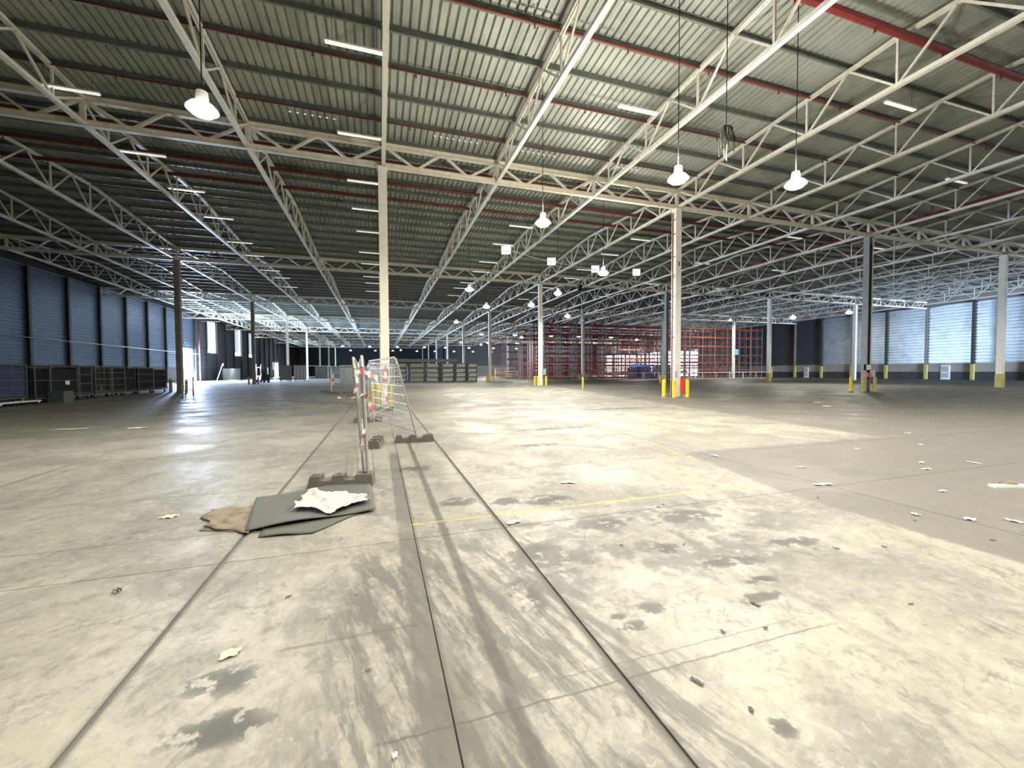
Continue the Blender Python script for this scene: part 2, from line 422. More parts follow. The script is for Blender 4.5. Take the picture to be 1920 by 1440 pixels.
# left wall
wl = struct(empty('wall_left', (XL, 0, 0)))
NB0 = -9
bays = []
yb = D1-9*PB
while yb < YF-.1:
    bays.append((yb, min(yb+PB, YF))); yb += PB
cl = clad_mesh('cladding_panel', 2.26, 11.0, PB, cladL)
cld = clad_mesh('cladding_panel', 2.26, 11.0, PB, cladD)
cld_low = clad_mesh('cladding_panel', 2.26, 5.1, PB, cladD)
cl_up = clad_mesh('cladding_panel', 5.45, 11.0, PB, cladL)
cld_up = clad_mesh('cladding_panel', 4.4, 11.0, PB, cladD)
plm = pil_mesh('wall_column', pilm, 11.1)
bm_ = MB()
for (a, b) in bays:
    mid = (a+b)/2
    is_door = 77 < a < 78; is_side = 136 < mid < 141
    win = (86.5 < a < 88) or (101.5 < a < 103) or (111.5 < a < 113)
    if is_door: bm_.box((-.3, a, 5.4), (0, b, 5.46))
    elif is_side: bm_.box((-.3, a, 4.3), (0, b, 4.4))
    elif win: bm_.box((-.3, a, 0), (-.02, b, 5.1))
    else: bm_.box((-.3, a, 0), (0, b, 2.26))
    if win: inst('cladding_panel', cld_low, wl, (-.05, a, 0))
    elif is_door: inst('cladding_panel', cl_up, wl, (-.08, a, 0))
    elif is_side: inst('cladding_panel', cld_up, wl, (-.08, a, 0))
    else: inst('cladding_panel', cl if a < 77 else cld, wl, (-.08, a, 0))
    if not win: bm_.box((-.3, a, 5.5 if is_door else (4.4 if is_side else 2.26)), (-.1, b, 11.0))
    inst('wall_column', plm, wl, (0, a, 0))
bm_.box((-.3, YB-.3, 11.0), (0, YF, 12.4)).box((-.3, YB-.3, 0), (0, bays[0][0], 11.0))
struct(bm_.build('wall_left_base', cldark, wl))
MB().box((.02, 40, 10.95), (.14, 77, 11.03)).build('cladding_rail', steel, wl)
# tall windows far along the left wall
k = 0
for (a, b) in bays:
    if (86.5 < a < 88) or (101.5 < a < 103) or (111.5 < a < 113):
        k += 1
        wn = struct(MB().box((-.25, a, 5.1), (-.02, a+.2, 11.0)).box((-.25, b-.2, 5.1), (-.02, b, 11.0)).box((-.25, a, 10.9), (-.02, b, 11.0)).build('window_%d' % k, pilg, None, (XL, 0, 0)))
        MB().box((-.16, a+.25, 5.75), (-.13, b-.9, 10.9)).build('translucent_pane', panem, wn)
# right wall
wr = struct(empty('wall_right', (XR, 0, 0)))
clr = clad_mesh('cladding_panel', 2.3, 10.55, PB, cladR, .42, .11)
clrd = clad_mesh('cladding_panel', 2.3, 10.55, PB, cladD, .34)
clr_up = clad_mesh('cladding_panel', 6.6, 10.55, PB, cladD, .34)
prm = pil_mesh('wall_column', pilg, 10.6); prd = pil_mesh('wall_column', pilm, 10.6)
pry = MB().box((-.01, -.17, 0), (.27, .17, 2.1)).mesh('yellow_foot', yelold)
for i, (a, b) in enumerate(bays):
    if a > 62: m_ = clrd
    elif a > 46: m_ = clrd if i % 2 == 0 else clr
    else: m_ = clr
    opening = 81 < a < 124
    o = inst('cladding_panel', clr_up if opening else (clrd if a > 50 else clr), wr, (.08, b, 0), (0, 0, PI))
    wc = inst('wall_column', prm if i % 2 else prd, wr, (0, a, 0), (0, 0, PI))
    inst('yellow_foot', pry, wc, (0, 0, 0))
YO1 = [a for a, b in bays if a > 81][0]; YO2 = [b for a, b in bays if 81 < a < 124][-1]
b2 = MB().box((0, YB, 1.08), (.3, YO1, 2.3)).box((0, YO2, 1.08), (.3, YF, 2.3)).box((.1, YB, 2.3), (.3, YO1, 12.4)).box((.1, YO2, 2.3), (.3, YF, 12.4)).box((.1, YO1, 6.6), (.3, YO2, 12.4)).box((0, YB, 10.55), (.3, YF, 12.4))
b2.build('concrete_band', concl, wr)
MB().box((0, YB, 0), (.3, YO1, 1.08)).box((0, YO2, 0), (.3, YF, 1.08)).build('dark_band', concd, wr)
for n, (ya, yb, zt) in enumerate(((35.5, 36.5, 2.0), (55.2, 56.1, 1.9))):
    d = struct(MB().box((-.06, ya, 0), (.02, yb, zt)).build('door_%d' % (n+1), whitep, None, (XR, 0, 0)))
    MB().box((-.09, ya+.15, .25), (-.06, yb-.15, .9)).build('door_panel', boxm, d)
    MB().box((-.09, ya+.15, 1.05), (-.06, yb-.15, zt-.15)).build('door_panel', boxm, d)
    MB().tube((-.12, ya+.1, .95), (-.12, ya+.22, .95), .015).build('door_handle', steeld, d)
# end walls
wb = struct(MB().box((XL-.3, YF, 0), (20, YF+.3, 12.4)).build('wall_far', cladD))
Y2 = 138.
w2 = MB().box((20, Y2, 0), (XR, Y2+.3, 12.4)).box((20, Y2, 0), (20.3, YF, 12.4))
struct(w2.build('wall_far_right', cladD))
wk = MB().box((XL-.3, YB-.3, 0), (51, YB, 12.4)).box((65, YB-.3, 0), (XR+.3, YB, 12.4)).box((51, YB-.3, 6), (65, YB, 12.4))  # opening in this unseen wall is added for the rear light
struct(wk.build('wall_back', cladD))

# ------------------------------------------------------------------ joists (trusses running away from the camera)
def webs():
    P = S/7; L = []
    tz = lambda u_: ZV+SL*min(u_, S-u_)
    for i in range(7):
        L.append(('diagonal', (0, i*P+.06, tz(i*P)-.05), (0, (i+.5)*P-.06, .05)))
        L.append(('vertical', (0, (i+.5)*P, .05), (0, (i+.5)*P, tz((i+.5)*P)-.05)))
        L.append(('diagonal', (0, (i+.5)*P+.06, .05), (0, (i+1)*P-.06, tz((i+1)*P)-.05)))
    return L
def make_joist(split):
    r = empty('roof_joist')
    MB().bar((-.045, 0, 0), (-.045, S, 0), .06, .12).bar((.045, 0, 0), (.045, S, 0), .06, .12).box((-.075, 0, -.068), (.075, S, -.056)).build('bottom_chord', creamw, r)
    m = MB(); e = ZV; tp = ZV+SL*S/2
    for sx in (-.04, .04):
        m.bar((sx, 0, e), (sx, S/2, tp), .055, .11).bar((sx, S/2, tp), (sx, S, e), .055, .11)
    m.build('top_chord', creamw, r)
    if split:
        for nm, a, b in webs(): MB().bar(a, b, .06, .06).build(nm, creamw, r)
    else:
        m = MB()
        for nm, a, b in webs(): m.bar(a, b, .06, .06)
        m.build('web_members', creamw, r, stuff=True)
    return r
jn, jf = make_joist(True), make_joist(False)
used = {True: False, False: False}
ordw = ['first', 'second', 'third', 'fourth', 'fifth', 'sixth', 'seventh', 'eighth', 'ninth', 'tenth', 'eleventh', 'twelfth', 'thirteenth', 'fourteenth', 'fifteenth']
bayw = ['nearest bay']+['beyond the %s cross girder' % q for q in ordw[:7]]
def side(k, noun):
    if k == 0: return 'directly over the near column line'
    return '%s %s %s of the near column line' % (ordw[abs(k)-1], noun, 'left' if k < 0 else 'right')
for n in range(-1, 7):
    for k in range(-5, 15):
        split = n <= 1
        if n == 6 and k > 4: continue
        proto = jn if split else jf
        o = proto if not used[split] else copy_tree(proto)
        used[split] = True
        xoff = 0
        o.location = (5*k+xoff, D1+n*S, H)
        if k == 0: lab = 'cream steel joist over the near column line, %s' % bayw[n+1]
        else: lab = 'cream joist, %s %s of the near column line, %s' % (ordw[abs(k)-1], 'left' if k < 0 else 'right', bayw[n+1])
        tag(o, lab, 'roof truss', 'roof joists running down the hall')

# ------------------------------------------------------------------ girders (cross trusses)
def ibeam(m, x0, x1, z, h_, w_, yo=0):
    m.box((x0, yo-w_/2, z-h_/2), (x1, yo+w_/2, z-h_/2+.018)).box((x0, yo-w_/2, z+h_/2-.018), (x1, yo+w_/2, z+h_/2)).box((x0, yo-.012, z-h_/2), (x1, yo+.012, z+h_/2))
def gwebs():
    L = []; zt = ZV-.10; zb = .08
    for q in range(3):
        o = q*5.
        for (a, b, za, zb_) in ((.1, 1.25, zt, zb), (1.45, 2.4, zb, zt), (2.6, 3.55, zt, zb), (3.75, 4.9, zb, zt)):
            L.append(('diagonal', (o+a, 0, za), (o+b, 0, zb_), .10))
        L.append(('post', (o+.0, 0, .02), (o+.0, 0, ZV-.02), .15))
    return L
def make_girder(split):
    r = empty('cross_girder')
    m = MB(); ibeam(m, 0, 15, 0, .20, .20); m.build('bottom_chord', cream, r)
    m = MB(); ibeam(m, 0, 15, ZV-.04, .20, .20); m.build('top_chord', cream, r)
    if split:
        for nm, a, b, w_ in gwebs(): MB().bar(a, b, w_, .09 if nm == 'diagonal' else .12).build(nm, cream, r)
    else:
        m = MB()
        for nm, a, b, w_ in gwebs(): m.bar(a, b, w_)
        m.build('web_members', cream, r, stuff=True)
    return r
gn, gf = make_girder(True), make_girder(False); used = {True: False, False: False}
colx = ['ending at the left wall', 'left of the near column line', 'right of the near column line', 'between first and second right column lines', 'between second and third right column lines', 'between third and fourth right column lines', 'ending at the right wall']
for n in range(0, 8):
    for i, k in enumerate(range(-6, 15, 3)):
        if (n >= 6 and k >= 6) or (n == 7 and k >= 3): continue
        split = n <= 1
        proto = gn if split else gf
        o = proto if not used[split] else copy_tree(proto)
        used[split] = True
        o.location = (5*k+(.27 if i == 0 else 0), D1+n*S, H)
        o.scale = ((14.72/15 if i in (0, 6) else 1), 1, 1)
        tag(o, 'cream cross girder, %s from the camera, %s' % (ordw[n], colx[i]), 'girder', 'cross girders between the columns')

# ------------------------------------------------------------------ columns
def box_col(m_, sleeve=None):
    r = empty('steel_column')
    MB().box((-.175, -.175, .02), (.175, .175, H-.12)).build('shaft', m_, r)
    MB().box((-.25, -.25, 0), (.25, .25, .02)).build('base_plate', steeld, r)
    MB().box((-.24, -.24, H-.12), (.24, .24, H-.10)).build('cap_plate', cream, r)
    if sleeve: MB().box((-.2, -.2, .02), (.2, .2, 1.05)).build('yellow_sleeve', yelold, r)
    return r
def h_col(m_):
    r = empty('steel_column')
    MB().box((-.175, -.175, .02), (-.155, .175, H-.12)).box((.155, -.175, .02), (.175, .175, H-.12)).box((-.16, -.012, .02), (.16, .012, H-.12)).build('shaft', m_, r)
    MB().box((-.25, -.25, 0), (.25, .25, .02)).build('base_plate', steeld, r)
    return r
PW, PY, PG, PBc = box_col(colw), box_col(colw, True), h_col(colg), box_col(colbrown)
pu = {}
lname = {-3: 'left column line', 0: 'near column line', 3: 'first column line to the right', 6: 'second column line to the right', 9: 'third column line to the right', 12: 'fourth column line to the right'}
special = {(0, 0): 'tall cream column close to the barrier fence, nearest of all',
           (3, 0): 'white column with dark height marks and yellow bollards, right of centre',
           (6, 0): 'dark grey column with light edges and a pipe, amid yellow bollards',
           (9, 0): 'pale column with yellow foot in front of the pale right wall',
           (-3, 1): 'brown column standing by the roll cages on the left'}
for n in range(0, 8):
    for k in (-3, 0, 3, 6, 9, 12):
        if n >= 5 and k >= 6: continue
        if k == 12 and n == 0: continue
        P = PW
        if (k, n) in ((9, 0), (9, 1)): P = PY
        if (k, n) in ((6, 0), (6, 1)): P = PG
        if k == -3 and n <= 2: P = PBc
        if P in pu: o = copy_tree(P)
        else: o = P; pu[P] = 1
        o.location = (5*k+(-.05 if k == 0 else 0), D1+n*S, 0)
        col_lab = 'brown' if P is PBc else ('dark grey' if P is PG else 'cream white')
        tag(o, special.get((k, n), '%s column on the %s, under the %s girder' % (col_lab, lname[k], ordw[n])), 'column', 'steel columns')

# height marks and details on the right-of-centre white column
C2 = (15, D1)
hc = [o for o in COL.objects if o.get('label') == special[(3, 0)]][0]
for zz in (9.45, 8.7, 7.5, 6.5, 6.4, 5.4, 4.3, 3.2):
    MB().box((-.179, -.15, zz), (-.175, .10, zz+.05)).build('height_mark', steeld, hc)
MB().box((-.02, -.181, 7.0), (.06, -.175, 7.25)).build('stencil_mark', inkm, hc)
o = MB().tube((14.785, D1+.05, .0), (14.785, D1+.05, H-.3), .03).build('drop_pipe', redp); tag(o, 'thin red pipe running up the left side of the marked white column', 'pipe')
o = tag(empty('notice_sheet', (14.80, D1-.19, 1.0)), 'white notice with blue print low on the marked white column', 'notice')
MB().box((-.02, 0, 0), (.25, .008, .42)).build('sheet', paper, o)
for q in range(4): MB().box((.0, -.004, .06+q*.09), (.19-.03*(q % 2), 0, .10+q*.09)).build('print_line', blueink, o)
o = tag(empty('fire_cabinet', (15.30, D1-.25, .22)), 'tall red fire cabinet beside the marked white column', 'cabinet')
MB().box((-.13, -.1, 0), (.13, .1, .80)).build('body', redsafe, o); MB().box((-.11, -.115, .05), (.11, -.1, .75)).build('door', redsafe, o)
MB().box((.07, -.13, .35), (.09, -.115, .45)).build('handle', whitep, o); MB().box((-.05, -.05, -.22), (.05, .05, 0)).build('stand', boxm, o)

# extinguisher on the near column
o = tag(empty('fire_extinguisher', (-.05, D1-.32, 1.02)), 'red fire extinguisher with white label hung on the near cream column', 'fire extinguisher')
MB().lathe([(.09, 0), (.10, .03), (.10, .48), (.06, .55), (.03, .58)], 14).build('cylinder', redsafe, o, smooth=True)
MB().cbox((0, -.085, .28), (.13, .04, .30)).build('label_panel', whitep, o)
MB().cbox((0, 0, .62), (.05, .12, .07)).build('valve', blackr, o)
MB().path([(0, -.05, .6), (.1, -.08, .5), (.11, -.08, .2)], .015).build('hose', blackr, o)

# pipe and boxes at the grey column
gx, gy = 30, D1
o = MB().tube((gx-.02, gy-.2, .9), (gx-.02, gy-.2, 9.6), .03).build('conduit', blackr); tag(o, 'black conduit running down the dark grey column', 'conduit')
o = MB().tube((gx+.1, gy-.2, .9), (gx+.1, gy-.2, 9.9), .05).build('down_pipe', colw); tag(o, 'pale down pipe fixed to the dark grey column', 'pipe')
def smallbox(name, lab, cat, loc, d, m_, m2=None):
    o = tag(empty(name, loc), lab, cat)
    MB().cbox((0, 0, d[2]/2), d).build('body', m_, o)
    MB().cbox((0, -d[1]/2-.006, d[2]/2), (d[0]*.84, .012, d[2]*.84)).build('front_panel', m2 or m_, o)
    return o
smallbox('switch_box', 'white and black screen box on the dark grey column bollards', 'box', (29.75, gy-.26, 1.38), (.52, .12, .40), blackr, whitep)
smallbox('alarm_box', 'small red box under the white screen at the dark grey column', 'box', (29.85, gy-.25, .95), (.3, .12, .28), redsafe)
smallbox('meter_box', 'small white round-marked box on the dark grey column', 'box', (30.22, gy-.26, .98), (.35, .12, .32), whitep, boxm)
smallbox('fuse_box', 'beige fuse box right of the dark grey column', 'box', (30.4, gy-.1, .95), (.42, .2, .48), boxm)
smallbox('fuse_box', 'grey blue fuse box on the second column of the right column line', 'box', (15.3, D1+S-.27, 1.05), (.32, .2, .62), mat('blue_grey_box', (.28, .36, .42), .5))
# lighted sign on the far rack column and a small screen
smallbox('info_screen', 'blue and white screen hung before the orange racks', 'screen', (60.1, D1+2*S-.4, 4.2), (1.0, .1, .9), whitep, mat('sky_blue_face', (.15, .5, .8), .5))

for sx in (-.3, .3): MB().tube((sx, 0, .9), (sx, 0, topz(D1+2*S-.4)+.2-4.2), .015, 4).build('hanger', steel, o)

# ------------------------------------------------------------------ bollards
def make_bollard(m_, h_=.95, r=.10):
    b = empty('bollard'); MB().tube((0, 0, 0), (0, 0, h_-.04), r, 14).build('post', m_, b, smooth=False)
    MB().lathe([(r, h_-.04), (r*.8, h_-.01), (r*.3, h_)], 14).build('cap', m_, b); return b
by, bo, bb = make_bollard(yel), make_bollard(yelold), make_bollard(colbrown)
bu = {}
def bollard(P, x_, y_, lab, grp):
    if P in bu: o = copy_tree(P)
    else: o = P; bu[P] = 1
    o.location = (x_, y_, 0); tag(o, lab, 'bollard', grp)
g = 'yellow bollards round the columns'
for (bx, by_, P, lab) in [(-.36, 17.95, by, 'bright yellow bollard left of the near column foot'), (-.60, 18.3, by, 'bright yellow bollard behind and left of the near column foot'),
        (.12, 17.55, bo, 'worn yellow bollard right of the near column foot'), (.02, 18.9, bo, 'worn yellow bollard behind the near column foot')]: bollard(P, bx, by_, lab, g)
for (dx, dy, w_) in [(-.38, -.35, 'front middle'), (-.42, .42, 'far left'), (.42, -.42, 'front right'), (.42, .42, 'rear')]:
    bollard(by, 15+dx, D1+dy, '%s yellow bollard at the marked white column' % w_, g)
for (dx, dy, w_, P) in [(-.55, .50, 'far left', by), (-.45, -.15, 'middle', bo), (.15, -.45, 'front', bo), (.5, .3, 'right', bo)]:
    bollard(P, 30+dx, D1+dy, '%s yellow bollard at the dark grey column' % w_, g)
for k, n, P, cn in [(3, 1, by, 'white column behind the marked one'), (6, 1, by, 'dark grey column left of the marked one'), (3, 2, by, 'first distant white column left of centre'), (6, 2, bo, 'white column before the rack row'), (6, 4, by, 'distant column beside the pale boxes')]:
    for (dx, dy, w_) in [(-.42, -.42, 'front left'), (.42, -.42, 'front right'), (-.42, .42, 'rear left')]:
        bollard(P, 5*k+dx, D1+n*S+dy, '%s yellow bollard at the %s' % (w_, cn), g)
for n, cn in ((1, 'brown column by the roll cages'), (2, 'second brown column on the left')):
    for (dx, w_) in [(-.5, 'left'), (.5, 'right')]: bollard(bb, -15+dx, D1+n*S-.3, '%s brown bollard at the %s' % (w_, cn), 'brown bollards on the left')
o = MB().tube((14.4, D1+9.5, 0), (14.4, D1+9.5, .95), .08, 12).build('bollard', yelold); tag(o, 'lone pale yellow bollard behind the marked white column', 'bollard')

# ------------------------------------------------------------------ lamps
def make_lamp(cable, glass, light, deck_fill=0):
    r = empty('high_bay_lamp')
    MB().lathe([(.06, .34), (.10, .33), (.12, .12), (.13, .1)], 16).build('housing', whitep, r)
    MB().lathe([(.13, .12), (.20, .08), (.27, .0), (.275, -.02), (.255, 0), (.12, .1)], 20).build('reflector', lampshade if light else whitep, r, smooth=True)
    MB().lathe([(.24, .012), (.235, -.03), (.19, -.09), (.10, -.125), (.02, -.135)], 20).build('lens', glass, r, smooth=True)
    MB().tube((0, 0, .34), (0, 0, cable), .012, 5).build('cable', blackr, r)
    if light:
        l = bpy.data.lights.new('lamp_light', 'AREA'); l.shape = 'DISK'; l.size = .5; l.energy = light; l.color = (1, .942, .825); l.spread = PI
        lo = bpy.data.objects.new('lamp_light', l); COL.objects.link(lo); lo.parent = r; lo.location = (0, 0, -.16)
        if deck_fill:
            l2 = bpy.data.lights.new('deck_fill_light', 'POINT'); l2.energy = deck_fill; l2.color = (1, .95, .83); l2.shadow_soft_size = .15  # point light added above the reflector to brighten the roof deck
            lu = bpy.data.objects.new('deck_fill_light', l2); COL.objects.link(lu); lu.parent = r; lu.location = (0, 0, .42)
    return r
lampE = 330
lamps = [(-3.51, 9.66, 6.6, 'lamp glowing at the upper left between the cream joists'), (7.45, 9.29, 6.6, 'lamp hanging in front of the marked white column'), (10.8, 8.58, 6.6, 'bright lamp right of the marked white column'),
         (5.21, 13.42, 6.6, 'lamp between the near column and the marked column, above the white signs'), (11.04, 19.3, 6.6, 'lamp beside the third white hanging sign'), (11.07, 25.17, 6.6, 'lamp just right of the second column on the first right line'),
         (5.18, 25.61, 6.6, 'lamp left of centre beyond the white signs'), (11.07, 30.21, 6.6, 'lamp just left of the second column on the first right line'), (7.9, 31.95, 6.6, 'lamp at the top of the slim white column in the distance'),
         (16.67, 35.41, 6.6, 'small dim lamp before the rack row'), (38.46, 30.05, 6.6, 'lamp on a long cable before the dark right wall'), (40.22, 26.12, 6.6, 'lamp on a long cable left of the dark grey column'),
         (56.3, 55.0, 9.9, 'yellowish lamp over the right end of the orange racks'),
         (-3.5, -1.6, 6.6, 'lamp out of view behind the camera on the left'), (4.6, -2.0, 6.6, 'lamp out of view behind the camera on the right'), (2.6, 3.2, 8.6, 'lamp out of view above the frame'), (10.5, -1.0, 6.6, 'lamp out of view far right of the camera'), (17.5, 3.0, 6.6, 'lamp out of view to the right'), (27, 4.0, 6.6, 'lamp out of view farther right'), (38, 8.0, 6.6, 'lamp out of view toward the right wall'), (50, 12.0, 6.6, 'lamp out of view nearest the right wall')]
L0 = None
for x_, y_, z_, lab in lamps:
    e_ = lampE*(2.6 if z_ > 9 else (1.6 if z_ > 8 else 1))
    cab = topz(y_)-z_+.2
    o = make_lamp(cab, lampglass, e_, 400 if (3 < x_ < 12 and 8 < y_ < 22) else 0); o.location = (x_, y_, z_); tag(o, 'white hanging '+lab if not lab.startswith('yellow') else lab, 'lamp', 'hanging high bay lamps')
# distant small lamps
dl = make_lamp(4.2, farglass, 0); first = True
rows_ = [(y_, x_) for y_ in (66, 84, 104, 126) for x_ in range(-8, 42, 6)]
rowc = {}
for i, (y_, x_) in enumerate(rows_):
    if y_ < 100 and x_ < 12: continue
    rowc[y_] = rowc.get(y_, 0)+1
    o = dl if first else copy_tree(dl); first = False
    o.location = (x_+random.uniform(-.6, .6), y_, topz(y_)+.24-4.2); o.scale = (1.5, 1.5, 1)
    tag(o, 'small distant white lamp, %s from the left in the %s row' % (ordw[rowc[y_]-1], {66: 'nearest distant', 84: 'second distant', 104: 'third distant', 126: 'farthest'}[y_]), 'lamp', 'distant lamps deep in the hall')
for (x_, y_, e_, w_) in ((0, 66, 700, 'over the pale nested stacks'), (20, 84, 900, 'left of the rack rows'), (8, 46, 500, 'left of the slim white column in the distance'), (22, 63.9, 700, 'at the left end of the rack rows'), (44, 63.9, 700, 'above the middle of the racks'), (5, 110, 900, 'before the long low partition'), (30, 115, 1200, 'behind the rack rows')):
    o = make_lamp(topz(y_)-7.+.25, farglass, e_); o.location = (x_, y_, 7.); tag(o, 'bright distant lamp hanging '+w_, 'lamp', 'bright distant lamps')

# ------------------------------------------------------------------ battens
def make_batten():
    r = empty('batten_light')
    MB().box((-.8, -.07, 0), (.8, .07, .05)).build('housing', whitep, r)
    MB().box((-.78, -.06, -.03), (.78, .06, 0)).build('diffuser', tubem, r)
    for sx in (-.6, .6): MB().tube((sx, 0, .05), (sx, 0, .70), .006, 4).build('hanger', darkp, r)
    return r
bt = make_batten(); first = True
rown = {-9.6: 'left row', -.88: 'row beside the near column', 8.6: 'first row right', 17.7: 'second row right', 27: 'third row right', 36: 'fourth row right'}
for xr in rown:
    for q in range(12):
        y_ = 5.3+4.12*q
        if xr == -9.6 and y_ < 16: continue
        if xr > 20 and q % 2: continue
        if xr == 8.6 and q in (1, 3, 4): continue
        if xr == 17.7 and q in (2, 3, 4): continue
        if xr == -.88 and y_ < 12: continue
        o = bt if first else copy_tree(bt); first = False
        y_ = D1+(round((y_-D1)/(S/14))-(1 if round((y_-D1)/(S/14)) % 14 == 0 else 0))*S/14; o.location = (xr+(0 if q % 2 else .05), y_, topz(y_)-.62)
        tag(o, 'long white batten light, %s, %s from the camera' % (rown[xr], ordw[q]), 'light fitting', 'batten lights under the roof')

# ------------------------------------------------------------------ sprinkler pipes
def sprinkler(yv, r, x0, x1, m_, lab, z=None, heads=True):
    o = tag(empty('sprinkler_pipe', ((x0+x1)/2, yv, z or topz(yv)+.0)), lab, 'pipe', 'sprinkler pipes under the purlins')
    hw = (x1-x0)/2
    MB().tube((-hw, 0, 0), (hw, 0, 0), r, 8).build('pipe', m_, o)
    if heads:
        m = MB().tube((0, 0, 0), (0, 0, -.10-r), .02, 6).tube((0, 0, -.10-r), (0, 0, -.12-r), .04, 6).mesh('sprinkler_head', m_)
        q = -hw+1.2
        while q < hw: inst('sprinkler_head', m, o, (q, 0, 0)); q += 3.1
P2 = S/14
for i, (yv, r, x0, x1, lab) in enumerate([
    (8.3, .11, 6, 60, 'thick red main pipe crossing the upper right corner'), (D1-5*P2-.15, .03, -25, 60, 'thin red pipe under the roof nearest the camera'), (D1-3*P2-.15, .03, -25, 60, 'thin red pipe third bay strip before the first girder'),
    (D1-1*P2-.15, .025, -25, 60, 'thin red pipe just before the first girder'), (19.6, .085, -25, 34, 'thick dark red pipe just beyond the first girder'), (22.15, .085, -25, 34, 'second thick dark red pipe beyond the first girder'), (24.5, .085, -25, 34, 'third thick dark red pipe beyond the first girder')]):
    sprinkler(yv, r, x0, x1, redd if yv > 12 else redp, lab, topz(yv)-.12-r if r > .05 else topz(yv)-.02)
sprinkler(28.3, .03, -25, 34, darkp, 'black pipe crossing the roof midway between first and second girders')
o = tag(empty('sprinkler_main', (31.5, 0, 10.75)), 'red sprinkler main running down the hall beside the dark grey column', 'pipe')
MB().tube((0, -5, 0), (0, 55, 0), .09, 10).build('pipe', redp, o)
hm2 = MB().box((-.03, -.03, 0), (.03, .03, .45)).mesh('hanger', steeld)
for q in range(12): inst('hanger', hm2, o, (0, -4+q*5., .05))
o = tag(empty('red_riser', (-29.3, 82.6, 0)), 'red riser pipe on the left wall beside the bright door', 'pipe')
rvm = mat('riser_red', (.05, .008, .01), .6)
MB().tube((0, 0, 0), (0, 0, 10.3), .13, 10).build('pipe', rvm, o)
MB().tube((0, 0, 10.2), (3, 0, 10.2), .09, 8).build('branch', rvm, o)
o = MB().tube((-.0, 0, 0), (0, 38, 0), .05, 6).build('wall_pipe', steel, None, (-29.5, 45, 4.6)); tag(o, 'thin grey pipe running along the left wall above the cages', 'pipe')

# ------------------------------------------------------------------ hanging signs, tangle, wires
o = tag(MB().path([(8.4, 28.2, 10.15), (10.5, 29, 10.0), (12.6, 29.9, 10.0), (17.1, 31, 9.95), (21.1, 31, 9.9)], .02, 5).build('catenary_cable', signm), 'white cable strung between the square white signs', 'cable')
for i, (x_, y_, w_) in enumerate([(8.35, 28.1, 'leftmost'), (12.63, 29.94, 'second from left'), (17.11, 31.06, 'third from left'), (21.12, 31.02, 'rightmost')]):
    o = tag(empty('hanging_sign', (x_, y_-.10, 10.0), -.35), 'square white sign hung on a cable, %s of four' % w_, 'sign', 'square white signs under the roof')
    MB().cbox((0, 0, 0), (.66, .02, .58)).build('board', signlit, o)
    for sx in (-.2, .2): MB().tube((sx, 0, .29), (sx, 0, topz(y_)+.25-10), .008, 4).build('hanger', steel, o)
    for q in range(3 if i < 3 else 0): MB().cbox((-.18+q*.18, -.012, -.05), (.11, .005, .05)).build('lettering_mark', boxm, o)
    if i == 3: MB().tube((.05, 0, -.29), (.05, 0, -1.1), .012, 4).build('pull_cord', steel, o)
o = tag(empty('wire_tangle', (8.35, 8.58, 7.5)), 'dark tangle of loose wires hanging on a cord before the upper right joists', 'cable')
MB().tube((0, 0, .25), (0, 0, topz(8.58)-7.5), .012, 5).build('cord', blackr, o)
m = MB()
for q in range(30):
    a = random.uniform(0, 2*PI); r = random.uniform(.05, .22); dz = random.uniform(.25, .75)
    pts = [(0, 0, .25)]
    for u_ in range(1, 7):
        v = u_/6; rr = r*math.sin(v*PI*.55)+random.uniform(-.02, .02)
        pts.append((rr*math.cos(a), rr*math.sin(a), .25+.08*math.sin(v*PI)-dz*v**1.6))
    m.path(pts, .011, 4)
m.build('strands', leafdark, o, stuff=True)
MB().path([(.03, 0, -.2), (.02, .02, -.5), (.03, 0, -.62)], .016, 5).build('white_end', whitep, o); MB().path([(-.03, 0, -.1), (-.05, .02, -.4), (-.04, 0, -.55)], .012, 5).build('white_end', whitep, o)
o = tag(empty('loudspeaker', (18.6, D1+S-1.5, 9.6)), 'small black box hanging under the second girder', 'box')
MB().cbox((0, 0, 0), (.35, .3, .55)).build('body', blackr, o); MB().tube((0, 0, .27), (0, 0, topz(D1+S-1.5)+.25-9.6), .015, 5).build('bracket', blackr, o)

# ------------------------------------------------------------------ barrier fence
def fence(p0, p1, t0, t1, h_, lab, nw=26, grp='wire barrier panels', horiz=(.35, 1.25)):
    p0, p1 = Vector((*p0, 0)), Vector((*p1, 0)); t0, t1 = Vector((*t0, 0)), Vector((*t1, 0))
    r = tag(empty('mesh_fence', tuple(p0)), lab, 'fence', grp)
    d = p1-p0
    def P(u_, z_): return d*u_ + (t0*(1-u_)+t1*u_)*(z_/h_) + Vector((0, 0, z_))
    L = d.length; c_ = .14/L; rr = .019
    MB().path([P(0, .05), P(0, h_-.14)], rr, 8).build('post', steel, r)
    MB().path([P(1, .05), P(1, h_-.14)], rr, 8).build('post', steel, r)
    MB().path([P(0, h_-.14), P(c_*.3, h_-.04), P(c_, h_), P(.5, h_), P(1-c_, h_), P(1-c_*.3, h_-.04), P(1, h_-.14)], rr, 8).build('top_rail', steel, r)
    MB().path([P(0, .18), P(1, .18)], rr*.8, 8).build('bottom_rail', steel, r)
    m = MB()
    for i in range(1, nw):
        u_ = i/nw; b_ = random.uniform(-.01, .01)
        m.path([P(u_, .18), P(u_+b_/L, .7), P(u_, h_-.01)], .0042, 3)
    for z_ in [.18+.001]+[.18+(h_-.2)*q/8 for q in range(1, 8)]: m.path([P(0, z_), P(1, z_)], .0042, 3)
    m.build('wire_mesh', steel, r, stuff=True)
    return r
